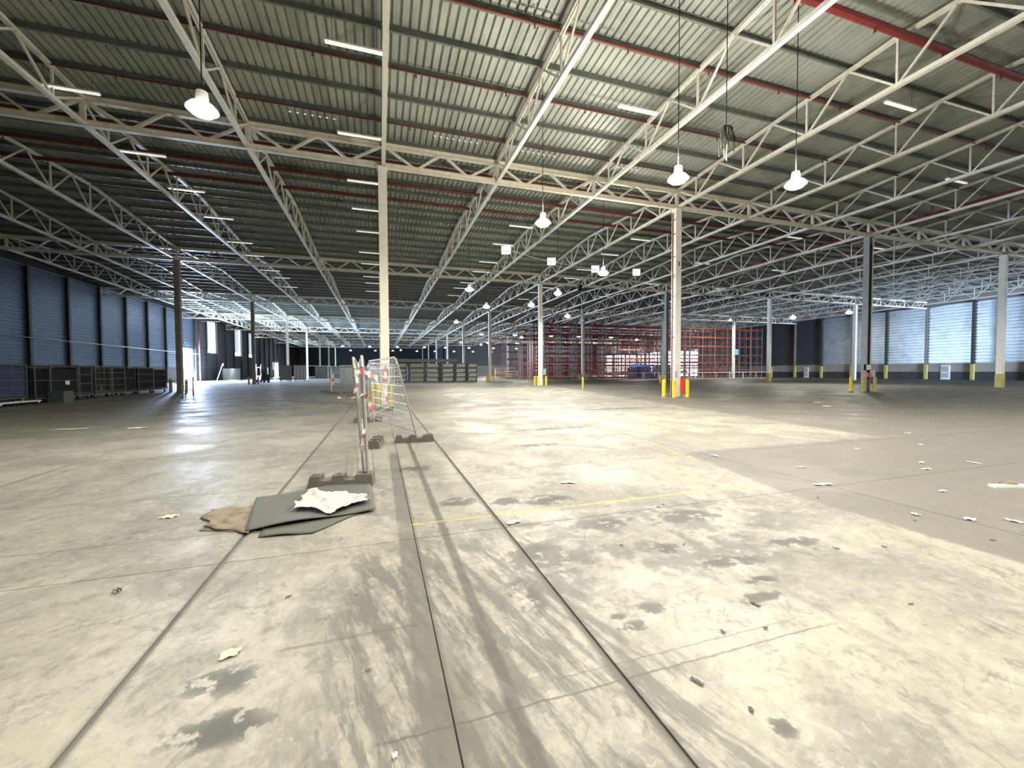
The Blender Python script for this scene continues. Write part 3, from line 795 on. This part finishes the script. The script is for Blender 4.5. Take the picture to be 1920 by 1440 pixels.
fence((-.43, 5.52), (-.52, 8.28), (-.06, -.02), (-.05, 0), 1.64, 'near wire barrier panel seen edge-on, tied with red and white tape')
fence((-.475, 5.62), (-.64, 8.2), (-.12, -.02), (-.05, 0), 1.62, 'second wire barrier panel pressed against the taped one')
fence((.46, 8.75), (-.44, 11.9), (-.42, .0), (-.12, 0), 1.74, 'leaning wire barrier panel standing askew right of the taped one')
fence((-.56, 8.36), (-.74, 11.9), (-.05, 0), (-.05, 0), 1.70, 'wire barrier panel just behind the taped one')
fence((-.78, 12.0), (-.86, 15.5), (-.06, 0), (-.03, 0), 1.70, 'wire barrier panel left of the near column bollards')
fence((-.60, 12.6), (.20, 15.8), (0, 0), (.04, 0), 1.70, 'rust-tinted wire barrier panel right behind the leaning one')
fence((-3.55, 31.9), (-3.30, 28.6), (0, 0), (0, 0), 1.75, 'far left wire barrier panel near the grey low wall', 20)
fence((-3.28, 28.5), (-1.80, 26.4), (0, 0), (0, 0), 1.75, 'far wire barrier panel with torn tape on its left post', 20)
fence((-2.9, 34.5), (-1.5, 31.6), (0, 0), (0, 0), 1.75, 'farthest wire barrier panel before the white upright board', 20)
def make_foot():
    r = empty('ballast_block'); W, Dp = .39, .115
    m = MB()
    for (a, b, hh) in ((-W, -.24, .145), (-.24, -.10, .085), (-.10, .04, .145), (.04, .18, .085), (.18, W, .145)):
        tp = .02 if hh > .1 else .012
        m.quadbox([(a, -Dp, 0), (b, -Dp, 0), (b, Dp, 0), (a, Dp, 0), (a+(.03 if a == -W else 0), -Dp+tp, hh), (b-(.01 if b == W else 0), -Dp+tp, hh), (b-(.01 if b == W else 0), Dp-tp, hh), (a+(.03 if a == -W else 0), Dp-tp, hh)])
    m.build('block', rubber, r)
    for xx in (-.34, -.29, -.03, .27, .33): MB().box((xx-.018, -.04, .1435), (xx+.018, .01, .1475)).build('socket', blackr, r)
    return r
ft = make_foot(); first = True
for x_, y_, rz, lab in [(-.75, 5.60, -.14, 'near rubber barrier foot with notches beside the grey mats'), (.38, 8.62, -.05, 'rubber barrier foot under the leaning panel'), (-.36, 8.42, 1.45, 'rubber barrier foot end-on behind the taped post'),
        (-.62, 12.4, .22, 'rubber barrier foot behind the wire panels'), (-.2, 15.9, .1, 'rubber barrier foot before the near column bollards'), (-3.9, 32.0, .1, 'dark barrier foot farthest on the left'), (-3.1, 28.5, .2, 'dark barrier foot at the distant panel corner'),
        (-1.75, 26.3, .3, 'dark barrier foot at the right end of the distant panels'), (-2.2, 29.2, .5, 'dark barrier foot lying between the distant panels')]:
    o = ft if first else copy_tree(ft); first = False
    o.location = (x_, y_, 0); o.rotation_euler = (0, 0, rz); tag(o, lab, 'barrier foot', 'rubber barrier feet')
# warning tape
def ribbon(pts, w_, side_, name, lab, nst=None):
    r = tag(empty(name, pts[0]), lab, 'tape', 'red and white warning tape')
    P = [Vector(p)-Vector(pts[0]) for p in pts]; Q = []
    for i in range(len(P)-1):
        for q in range(4): Q.append(P[i].lerp(P[i+1], q/4))
    Q.append(P[-1]); sd = Vector(side_).normalized()*w_*.36; up_ = Vector((0, -.002, .002))
    for c_ in (0, 1):
        m = MB()
        for i in range(len(Q)-1):
            if (0 if i % 5 < 3 else 1) != c_: continue
            a, b = Q[i], Q[i+1]; tw = sd+Vector((0, .012*math.sin(i), .012*math.cos(i*1.7)))
            m.quadbox([a-tw, a+tw, b+tw, b-tw, a-tw+up_, a+tw+up_, b+tw+up_, b-tw+up_])
        m.build('white_stripe' if c_ == 0 else 'red_stripe', tapew if c_ == 0 else taper, r, stuff=True)
ribbon([(-0.575, 5.46, 1.421), (-0.483, 5.43, 1.449), (-0.390, 5.46, 1.403), (-0.298, 5.51, 1.348)], .09, (0, .2, 1), 'warning_tape', 'torn tape knotted round the top of the taped fence post')
ribbon([(-0.547, 5.44, 1.403), (-0.538, 5.42, 1.264), (-0.575, 5.42, 1.181)], .05, (1, 0, .2), 'warning_tape', 'short tape end hanging left of the taped fence post')
ribbon([(-0.511, 5.46, 1.144), (-0.446, 5.41, 1.153), (-0.390, 5.46, 1.014), (-0.335, 5.48, 0.876)], .06, (1, 0, .5), 'warning_tape', 'tape strip flying right below the knot on the fence post')
ribbon([(-0.464, 5.49, 0.719), (-0.483, 5.46, 0.644), (-0.501, 5.48, 0.515), (-0.497, 5.48, 0.459)], .045, (1, 0, .1), 'warning_tape', 'lowest tape end on the left of the fence post')
ribbon([(-.10, 15.6, .90), (-.02, 15.55, .45), (0.0, 15.6, .12)], .12, (1, 0, .1), 'warning_tape', 'white tape strip hanging before the near column bollards')
ribbon([(-1.22, 17.6, .42), (-1.5, 17.7, .36), (-1.9, 17.8, .42)], .05, (0, .3, 1), 'warning_tape', 'tape end trailing left of the fence near the floor')
ribbon([(-3.50, 31.9, 1.3), (-3.45, 31.8, .9), (-3.5, 31.8, .5)], .25, (1, 0, .3), 'warning_tape', 'torn tape on the distant left fence post')

# ------------------------------------------------------------------ mats, cloth, cardboard
def sheet(name, pts, z0, th, m_, lab, cat, zf=None, sub=6):
    o = MB().prism(pts, z0, z0+th, zf).build(name, m_); tag(o, lab, cat); return o
import bmesh
def grid_sheet(name, quad, nx, ny, zf, th, m_, lab, cat, parent=None, edge=None):
    m = MB(); A_, B_, C_, D_ = [Vector((*q, 0)) for q in quad]
    for j in range(ny+1):
        for i in range(nx+1):
            u_, v_ = i/nx, j/ny
            p_ = (A_*(1-u_)+B_*u_)*(1-v_)+(D_*(1-u_)+C_*u_)*v_
            if edge: p_ = p_+edge(u_, v_)
            m.v.append((p_.x, p_.y, zf(u_, v_, p_)))
    for j in range(ny):
        for i in range(nx):
            a = j*(nx+1)+i; m.f.append((a, a+1, a+nx+2, a+nx+1))
    o = m.build(name, m_)
    md = o.modifiers.new('th', 'SOLIDIFY'); md.thickness = th; md.offset = -1
    if lab: tag(o, lab, cat)
    for p_ in o.data.polygons: p_.use_smooth = True
    return o
grid_sheet('rubber_mat', [(-1.30, 4.03), (-.86, 3.98), (-.50, 4.40), (-1.35, 4.8)], 14, 10, lambda u_, v_, p_: .014+.012*max(0, 1-v_*4)*math.sin(u_*PI*1.2)**2, .009, matgrey, 'lower grey mat poking out beneath the larger grey mat', 'mat')
grid_sheet('rubber_mat', [(-1.435, 4.16), (-.34, 4.40), (-.42, 5.72), (-1.62, 5.25)], 26, 20,
           lambda u_, v_, p_: .032+.022*math.exp(-((u_-.45)/.3)**2)*max(0, 1-v_*3)+.01*math.sin(u_*7+v_*3), .010, matgrey, 'large dark grey mat under the crumpled white sheet', 'mat')
def cardedge(u_, v_): return Vector((.05*math.sin(v_*9)*(1-u_), .03*math.sin(u_*11+1)*(1-v_), 0))
grid_sheet('cardboard_piece', [(-1.86, 4.45), (-1.40, 4.15), (-1.50, 4.98), (-1.99, 5.0)], 14, 10, lambda u_, v_, p_: .014+.012*math.sin(u_*5+v_*6)**2, .006, cardm, 'flat crumpled brown cardboard left of the grey mats', 'cardboard', edge=cardedge)
grid_sheet('cardboard_piece', [(-1.86, 4.38), (-1.35, 4.17), (-1.45, 4.5), (-1.72, 4.62)], 8, 5, lambda u_, v_, p_: .006, .004, mat('dark_card', (.16, .13, .095), .9), 'dark cardboard strip under the crumpled brown one', 'cardboard')
def clothz(u_, v_, p_):
    z_ = .066+.008*math.sin(u_*9+3*v_)*math.sin(v_*7+2*u_)+.005*math.sin(u_*23+v_*11)+.003*math.sin(v_*31-u_*17)
    z_ += .05*math.exp(-((u_-.14)**2+(v_-.82)**2)/.015)+.02*math.exp(-((u_-.93)**2+(v_-.55)**2)/.012)
    z_ += .014*abs(math.sin((u_*3-v_*2.2)*4))**.6
    q_ = Vector((p_.x*9, p_.y*9, 0)); z_ += .022*noise.noise(q_)+.014*abs(noise.noise(q_*2.3))+.006*noise.noise(q_*6)
    return z_
def clothe(u_, v_):
    return Vector((.02*math.sin(v_*17)*(1-2*u_), .014*math.sin(u_*33+v_*5)-.22*math.exp(-((u_-.52)/.2)**2)*(1-v_)**1.5+.05*math.exp(-((u_-.1)/.1)**2)*v_-.05*u_*u_*v_, 0))
grid_sheet('crumpled_sheet', [(-1.14, 4.55), (-.40, 4.56), (-.44, 4.86), (-1.08, 5.20)], 44, 30, clothz, .003, clothm, 'crumpled white plastic sheet lying on the dark grey mat', 'sheet', edge=clothe)

# scraps on the floor
def scrap(x_, y_, sx, sy, m_, lab, grp=None, rz=None, cr=.012, name='paper_scrap'):
    m = MB(); n = 5
    for j in range(n+1):
        for i in range(n+1):
            u_, v_ = i/n-.5, j/n-.5
            m.v.append((u_*sx*(1+.12*math.sin(v_*2+x_))+.1*sx*v_, v_*sy*(1+.15*math.sin(u_*2.4+y_))+.12*sy*u_, .004+cr*abs(math.sin(u_*5+v_*4+x_*3))))
    for j in range(n):
        for i in range(n): a = j*(n+1)+i; m.f.append((a, a+1, a+n+2, a+n+1))
    o = m.build(name, m_, None, (x_, y_, 0)); o.rotation_euler = (0, 0, random.uniform(0, 3) if rz is None else rz)
    tag(o, lab, 'litter', grp); return o
for x_, y_, sx, sy, m_, lab, rz in [(-2.29, 4.9, .13, .10, papery, 'yellow paper scrap left of the cardboard', -.3), (-1.02, 2.39, .09, .06, papery, 'torn yellow paper scrap on the near floor left of centre', .1),
        (2.02, 4.77, .17, .12, papery, 'pale yellow paper scrap just beyond the yellow line', -.4), (.92, 3.66, .14, .06, paper, 'white paper scrap beside the floor joint under the yellow line', .2),
        (-7.83, 13.47, .75, .12, paper, 'long white strip on the floor at far left', .1), (-6.34, 13.15, .35, .2, paper, 'white crumpled scrap right of the long strip at far left', 0),
        (4.99, 3.65, .26, .07, paper, 'long thin white scrap on the grey dusty floor near its edge', -.25), (-2.39, 18.46, .22, .14, paper, 'small white scrap left of the fence near the column', 0),
        (-.24, 1.55, .02, .02, paper, 'tiny white scrap at the bottom of the picture', 0), (16.4, 11.5, .45, .25, paper, 'white scrap on the dusty floor left of the dark grey column', 0), (17.9, 12.9, .5, .25, paper, 'white scrap on the dusty floor before the dark grey column', 0)]:
    scrap(x_, y_, sx, sy, m_, lab, None, rz)
for x_, y_ in [(5.07, 2.35), (5.39, 2.19), (7.63, 4.03), (7.18, 3.75), (8.37, 3.78), (5.06, 5.47), (6.0, 3.0), (9.5, 5.0), (6.6, 2.4), (11, 6), (5.6, 4.4), (12.5, 4.5), (7.9, 5.1), (4.75, 2.6), (14, 9), (10.2, 3.2)]:
    scrap(x_, y_, random.uniform(.06, .16), random.uniform(.03, .08), paper, 'small white scrap scattered on the dusty grey floor at right', 'white scraps on the dusty floor')
for x_, y_ in [(4.4, 3.3), (4.55, 2.5), (5.1, 2.0), (2.1, 2.75), (4.6, 2.0), (1.5, 1.75), (1.75, 1.7), (1.1, 1.5), (1.9, 1.9), (3.2, 2.3), (3.6, 2.2), (2.8, 1.6), (1.2, 1.3), (2.5, 3.6), (2.6, 3.65), (-.85, 2.9), (1.6, 2.9)]:
    scrap(x_, y_, random.uniform(.02, .06), random.uniform(.01, .02), steeld, 'tiny dark chip scattered on the near concrete floor', 'dark chips on the near floor', cr=.006, name='debris_chip')
scrap(-1.93, 3.31, .045, .035, cardm, 'brown pebble-like lump on the floor at left', None, 0, .03, 'debris_lump')
o = tag(empty('broken_fitting', (7.0, 2.85, 0), -.35), 'white broken fitting with a dark lump at the right edge of the floor', 'litter')
MB().cbox((0, 0, .015), (.42, .09, .03)).build('strip', whitep, o); MB().lathe([(.07, 0), (.08, .03), (.05, .06)], 10, (.05, .06, 0)).build('lump', cardm, o)

# ------------------------------------------------------------------ roll cages and crates on the left
cagem = mat('cage_steel', (.17, .165, .15), .5, .4, .3, 12)
def cage(loc, L, W, Ht, nr, frame, side_m, lab, shelf=False, rz=0, base=.22, dens=0):
    r = tag(empty('roll_cage', loc, rz), lab, 'roll cage', 'roll cages and crates in the left row')
    for y_ in (0, L):
        for x_ in (0, W): MB().box((x_-.025, y_-.025, base), (x_+.025, y_+.025, Ht)).build('post', frame, r)
    MB().box((-.02, -.02, base), (W+.02, L+.02, base+.06)).build('deck', frame, r)
    for q in range(nr):
        z_ = base+.15+(Ht-base-.17)*q/(nr-1)
        MB().box((W-.012, 0, z_-.015), (W+.012, L, z_+.015)).build('rail', frame, r)
        MB().box((-.012, 0, z_-.015), (.012, L, z_+.015)).build('rail', frame, r)
        MB().box((0, -.012, z_-.015), (W, .012, z_+.015)).build('rail', frame, r)
    if side_m:
        MB().box((.03, .03, base+.08), (W-.03, L-.03, Ht-.12)).build('load', side_m, r)
    if dens:
        m = MB()
        for q in range(1, dens): m.box((W-.005, L*q/dens-.004, base), (W+.005, L*q/dens+.004, Ht)); m.box((W*q/dens-.004, -.005, base), (W*q/dens+.004, .005, Ht))
        m.build('wire_side', frame, r, stuff=True)
    for y_ in (.12, L-.12):
        for x_ in (.1, W-.1):
            MB().tube((x_-.03, y_, .08), (x_+.03, y_, .08), .08, 12).build('caster', blackr, r)
            MB().box((x_-.04, y_-.03, .1), (x_+.04, y_+.03, base)).build('fork', steel, r)
    return r
cage((-17.2, 22.0, 0), 3.05, 1.3, 1.86, 5, greenf, navy, 'blue slatted crate on a white trolley at the left edge', base=.30)
o = tag(empty('platform_trolley', (-15.8, 22.6, 0)), 'low white platform trolley in front of the blue crate', 'trolley')
MB().box((-.1, 0, .16), (.5, 2.3, .21)).build('platform', whitep, o)
for y_ in (.15, 2.15): MB().tube((.42, y_, .08), (.48, y_, .08), .08, 12).build('wheel', blackr, o); MB().box((.4, y_-.04, .1), (.5, y_+.04, .17)).build('fork', whitep, o)
cage((-16.9, 25.35, 0), .95, 1.1, 1.87, 3, greenf, None, 'narrow green-grey cage beside the blue crate', dens=8)
cage((-17.2, 26.5, 0), 1.9, 1.3, 1.80, 3, steeld, blackr, 'dark crate with two open shelves right of the green-grey cage')
cage((-17.0, 28.55, 0), 1.0, 1.1, 1.88, 4, cagem, blackr, 'grey-framed cage holding a black load')
cage((-16.8, 29.7, 0), 1.45, 1.0, 1.86, 5, cagem, None, 'brownish wire cage with five rails', dens=14)
cage((-16.8, 31.3, 0), 1.25, 1.0, 1.86, 5, cagem, None, 'second brownish wire cage with five rails', dens=14)
cage((-17.0, 32.75, 0), 1.2, 1.1, 1.86, 3, steeld, blackr, 'black open-fronted crate between the wire cages')
cage((-16.9, 34.1, 0), 1.9, 1.1, 1.86, 4, cagem, blackr, 'grey crate with rails left of the brown column')
cage((-17.0, 36.3, 0), 1.9, 1.1, 1.80, 4, cagem, blackr, 'last grey crate of the row beside the brown column')
cage((-19.2, 27.5, 0), 2.2, 1.2, 1.8, 4, steeld, blackr, 'black crate in the second row behind the dark crate')
cage((-19.0, 31.5, 0), 2.4, 1.2, 1.8, 4, steeld, blackr, 'black crate in the second row behind the wire cages')
smallbox('storage_box', 'small dark green-grey box before the dark crate', 'box', (-15.4, 26.3, 0), (.6, .7, .55), greenf, greenf)
o = tag(MB().cbox((0, 0, 0), (.01, .32, .2)).build('label_sheet', paper, None, (-15.86, 27.6, .95)), 'white sheet stuck on the dark crate', 'paper')
# step stool / trestle
o = tag(empty('trestle', (-12.6, 32.2, 0), .3), 'dark step trestle standing in the glare by the brown column', 'trestle')
for x_ in (0, .55):
    for y_, dy in ((-.35, .18), (.35, -.18)): MB().bar((x_, y_, 0), (x_, y_+dy, 1.15), .06).build('leg', colbrown, o)
for z_ in (.3, .6, .9, 1.15): MB().box((0, -.28+z_*.12, z_-.02), (.55, -.1+z_*.12, z_+.02)).build('step', colbrown, o)
# clutter along the left wall
def pallet(x_, y_, rz, lab, n=3, m_=woodm):
    o = tag(empty('pallet', (x_, y_, 0), rz), lab, 'pallet', 'pallets along the left wall')
    for q in range(3): MB().box((0, q*.55, 0), (1.2, q*.55+.1, .1)).build('runner', m_, o)
    for q in range(6): MB().box((q*.21, 0, .1), (q*.21+.14, 1.2, .125)).build('board', m_, o)
for i, (x_, y_, rz) in enumerate([(-26.5, 66, .1), (-27, 71, .4), (-25.5, 84, 0), (-24.5, 90, .2), (-26, 95, .5), (-24, 101, .1), (-23.5, 108, 0)]):
    pallet(x_, y_, rz, 'low pallet lying in the glare by the left wall, %s along' % ordw[i])
o = tag(empty('leaning_board', (-27.6, 84.5, 0), .3), 'white leaning board with handle right of the bright door', 'board')
MB().quadbox([(0, 0, 0), (0, 2.8, 0), (.08, 2.8, 0), (.08, 0, 0), (.9, .6, 3.0), (.9, 3.2, 3.0), (.98, 3.2, 3.0), (.98, .6, 3.0)]).build('board', whitep, o)
MB().box((.9, 1.5, 2.6), (1.1, 2.5, 3.1)).build('handle', boxm, o)
smallbox('pump_cabinet', 'grey cabinet by the left wall beneath the first tall window', 'cabinet', (-27.5, 92, 0), (2.2, 2.5, 2.2), steel, boxm)
# forklift
def forklift(loc, rz):
    o = tag(empty('forklift', loc, rz), 'dark forklift silhouetted before the distant bright door', 'forklift')
    MB().box((-.55, -1.0, .25), (.55, 1.0, .95)).build('chassis', steeld, o)
    MB().box((-.5, -1.2, .3), (.5, -.8, 1.15)).build('counterweight', blackr, o)
    m = MB()
    for x_ in (-.48, .48): m.bar((x_, -.8, .95), (x_, -.7, 2.15), .06).bar((x_, .7, .95), (x_, .45, 2.15), .06)
    m.box((-.52, -.75, 2.12), (.52, .5, 2.18)); m.build('overhead_guard', steeld, o)
    for x_ in (-.3, .3): MB().box((x_-.06, 1.05, .05), (x_+.06, 1.15, 2.6)).build('mast_rail', steeld, o); MB().box((x_-.05, 1.15, .05), (x_+.05, 2.2, .09)).build('fork', steel, o)
    MB().box((-.25, -.4, .95), (.25, .1, 1.1)).box((-.25, -.5, 1.1), (.25, -.4, 1.6)).build('seat', blackr, o)
    for x_ in (-.5, .5):
        for y_ in (-.7, .7): MB().tube((x_-.1, y_, .25), (x_+.1, y_, .25), .25, 16).build('wheel', blackr, o)
forklift((-16.2, 66.5, 0), .6)
for i, (x_, y_, m_, lab) in enumerate([(-15.4, 73, steeld, 'dark boxy container right of the forklift'), (-13.3, 72.9, concl, 'grey boxy container right of the dark one')]):
    o = tag(empty('bulk_container', (x_, y_, 0), .15), lab, 'container')
    MB().box((0, 0, .2), (1.7, 1.8, 2.5)).build('body', m_, o); MB().box((-.03, -.03, 2.5), (1.73, 1.83, 2.58)).build('lid', steeld, o)
    for a in (.15, 1.45): MB().box((a, 0, 0), (a+.12, 1.8, .2)).build('skid', woodm, o)
    for a in (.3, .8, 1.3): MB().box((a, -.03, .3), (a+.08, 0, 2.4)).build('rib', steeld, o)
def shelf(x_, y_, rz, w_, h_, lab, m_=whitep, n=4):
    o = tag(empty('shelf_unit', (x_, y_, 0), rz), lab, 'shelving')
    for a in (0, w_):
        for b in (0, .8): MB().box((a-.03, b-.03, 0), (a+.03, b+.03, h_)).build('post', m_, o)
    for q in range(n): MB().box((0, 0, .15+(h_-.2)*q/(n-1)), (w_, .8, .19+(h_-.2)*q/(n-1))).build('shelf', m_, o)
shelf(-12.9, 80, .1, 4.2, 2.6, 'white shelving frame right of the grey container', whitep, 2)
shelf(-9.3, 82, .1, 2.4, 2.5, 'white trolley frame at the right of the white shelving', whitep, 3)
o = tag(MB().cbox((0, 0, 1.2), (2.0, .12, 2.4)).build('upright_board', whitep, None, (-4.6, 62, 0)), 'white upright board standing behind the distant barrier panels', 'board')
o = tag(empty('low_partition', (0, 115, 0)), 'long low grey partition wall across the hall', 'partition wall')
MB().box((-16, 0, 0), (38, .3, 2.9)).build('panel', mat('grey_green_wall', (.20, .22, .21), .8, 0, .5, .6), o)
MB().box((-16, -.05, 2.9), (38, .35, 3.0)).build('coping', concl, o)
for x_, y_, z_, w_, h_, lab in [(31.0, 112, 0, 3.2, 2.2, 'large pale crate at right of the low partition'), (33.5, 110, 0, 3.4, 1.6, 'pale wooden crate beside the large pale crate')]:
    o = tag(empty('pale_crate', (x_, y_, z_)), lab, 'crate'); MB().box((0, 0, 0), (w_, 1.2, h_)).build('body', woodm, o)
    for q in range(4): MB().box((q*w_/4+.05, -.04, .05), (q*w_/4+.2, 0, h_-.05)).build('batten', woodm, o)

# ------------------------------------------------------------------ stacked pale grey nested pieces
def nested(x_, y_, w_, lean, lab, n=9):
    T = .095
    o = tag(empty('nested_stack', (x_, y_, 0)), lab, 'stack', 'stacks of nested pale grey pieces')
    for sx in (0, w_):
        MB().box((sx-.04, 0, 0), (sx+.04, 1.1, 2.62)).build('end_frame', steeld, o)
    for z_ in (.03, .66, 1.29, 1.98, 2.6): MB().box((0, .05, z_-.03), (w_, 1.1, z_+.02)).build('tray', steeld, o)
    pr = [(0, 0), (.10, .04), (.16, .16), (.16, .34), (.10, .46), (.02, .5)]
    MB().box((.02, .35, .05), (w_-.02, .4, 2.6)).build('dark_gap_backing', steeld, o)  # dark sheet added behind the pieces to darken the gaps between them
    m = MB(); dx = .17*lean
    for i in range(len(pr)-1):
        (a0, z0), (a1, z1) = pr[i], pr[i+1]
        m.quadbox([(a0+dx*z0*2, 0, z0), (a0+T+dx*z0*2, 0, z0), (a0+T+dx*z0*2, .1, z0), (a0+dx*z0*2, .1, z0), (a1+dx*z1*2, 0, z1), (a1+T+dx*z1*2, 0, z1), (a1+T+dx*z1*2, .1, z1), (a1+dx*z1*2, .1, z1)])
    me = m.mesh('nested_piece', stackm)
    for r_ in range(4):
        for q in range(n): inst('nested_piece', me, o, (.06+(w_-.35)*q/n+(.06 if r_ % 2 else 0), -.12, .08+[0, .63, 1.26, 1.97][r_]))
for i, (x_, w_) in enumerate([(1.4, 1.9), (3.5, 2.2), (5.9, 1.9), (8.0, 1.8), (9.95, 1.6), (11.7, 1.5)]):
    nested(x_, 58.5, w_, -1 if i == 2 else .6, 'nested pale grey pieces in a dark frame, %s stack from the left' % ordw[i], 9 if i < 4 else 8)
o = tag(empty('roof_slab', (0, 59.9, 0)), 'long grey slab canopy behind the stacks of pale pieces', 'canopy')
MB().box((.6, 0, 2.85), (10.6, 2.5, 3.25)).build('slab', concl, o)
for x_ in (1, 5.5, 10.2): MB().box((x_-.1, 1, 0), (x_+.1, 1.2, 2.85)).build('leg', steeld, o)

# ------------------------------------------------------------------ pallet racking
LV = [.35, 1.55, 2.8, 4.2, 5.8, 7.4, 8.95]
BW = 2.8
upm = MB()
for y_ in (0, 1.0): upm.box((-.05, y_-.04, 0), (.05, y_+.04, 9.4))
for q in range(7):
    z_ = .3+q*1.3; upm.bar((0, 0, z_), (0, 1.0, z_+.65), .03).bar((0, 1.0, z_+.65), (0, 0, z_+1.3), .03)
upmesh = upm.mesh('upright_frame', rackbl)
bmesh_ = MB().box((.05, -.06, -.075), (BW-.05, -.01, .075)).mesh('beam', rackor)
for r_, y_ in enumerate([60, 61.4, 65.2, 66.6, 70.4, 71.8, 80, 92]):
    o = tag(empty('pallet_rack', (24.4, y_, 0)), 'red and grey pallet rack row, %s from the front' % ordw[r_], 'pallet rack', 'pallet rack rows')
    nb = 16
    for i in range(nb+1): inst('upright_frame', upmesh, o, (i*BW, 0, 0))
    if r_ < 2:
        for z_ in LV:
            for i in range(nb): inst('beam', bmesh_, o, (i*BW, 0, z_))
        m = MB()
        for z_ in LV: m.box((0, 1.0, z_-.07), (nb*BW, 1.05, z_+.07))
        m.build('rear_beams', rackor, o, stuff=True)
    else:
        m = MB()
        for z_ in LV: z_ += (-.5, .3, -.25, .5, -.4, .2)[r_-2]*(.3 if z_ > 8 else 1); m.box((0, 1.0, z_-.08), (nb*BW, 1.05, z_+.08)).box((0, -.06, z_-.08), (nb*BW, -.01, z_+.08))
        m.build('beams', rackor, o, stuff=True)
o = tag(empty('bed_cover', (42.5, 63.2, 0)), 'blue tarpaulin heap between the rack rows, left one', 'tarpaulin')
MB().prism([(0, 0), (4.2, 0), (4.2, 1.4), (0, 1.4)], 0.0, 2.1).build('body', bluec, o); MB().quadbox([(.3, 0, 2.1), (3.9, 0, 2.1), (3.9, 1.4, 2.1), (.3, 1.4, 2.1), (.8, .3, 2.7), (3.4, .3, 2.7), (3.4, 1.1, 2.7), (.8, 1.1, 2.7)]).build('top', bluec, o)
o = tag(empty('bed_cover', (47.6, 63.2, 0)), 'dark blue tarpaulin heap between the rack rows, right one', 'tarpaulin')
MB().quadbox([(0, 0, 0), (4.6, 0, 0), (4.6, 1.4, 0), (0, 1.4, 0), (.3, .2, 2.4), (3.2, .2, 2.4), (3.2, 1.2, 2.4), (.3, 1.2, 2.4)]).build('body', navy, o)
# guard rail before racks
o = tag(empty('guard_rail', (38, 57.6, 0)), 'low white guard rail in front of the rack rows', 'rail')
MB().box((0, -.03, 1.02), (30, .03, 1.10)).build('rail', whitep, o); MB().box((0, -.03, .02), (30, .03, .07)).build('foot_rail', whitep, o)
for q in range(11): MB().box((q*3-.05, -.05, 0), (q*3+.05, .05, 1.15)).build('post', whitep if q % 3 else yelold, o)
o = tag(empty('ring_lamp', (23.4, 45.5, 7.5)), 'pale hanging ring fitting with spread arms before the racks', 'light fitting')
MB().tube((0, 0, .6), (0, 0, topz(45.5)+.25-7.5), .03, 6).build('rod', whitep, o)
for a in range(4): MB().bar((0, 0, .6), (.35*math.cos(a*PI/2+.4), .35*math.sin(a*PI/2+.4), -.1), .05).build('arm', whitep, o)
MB().lathe([(.42, -.15), (.45, -.1), (.42, -.05), (.1, -.03)], 16).build('ring', whitep, o)
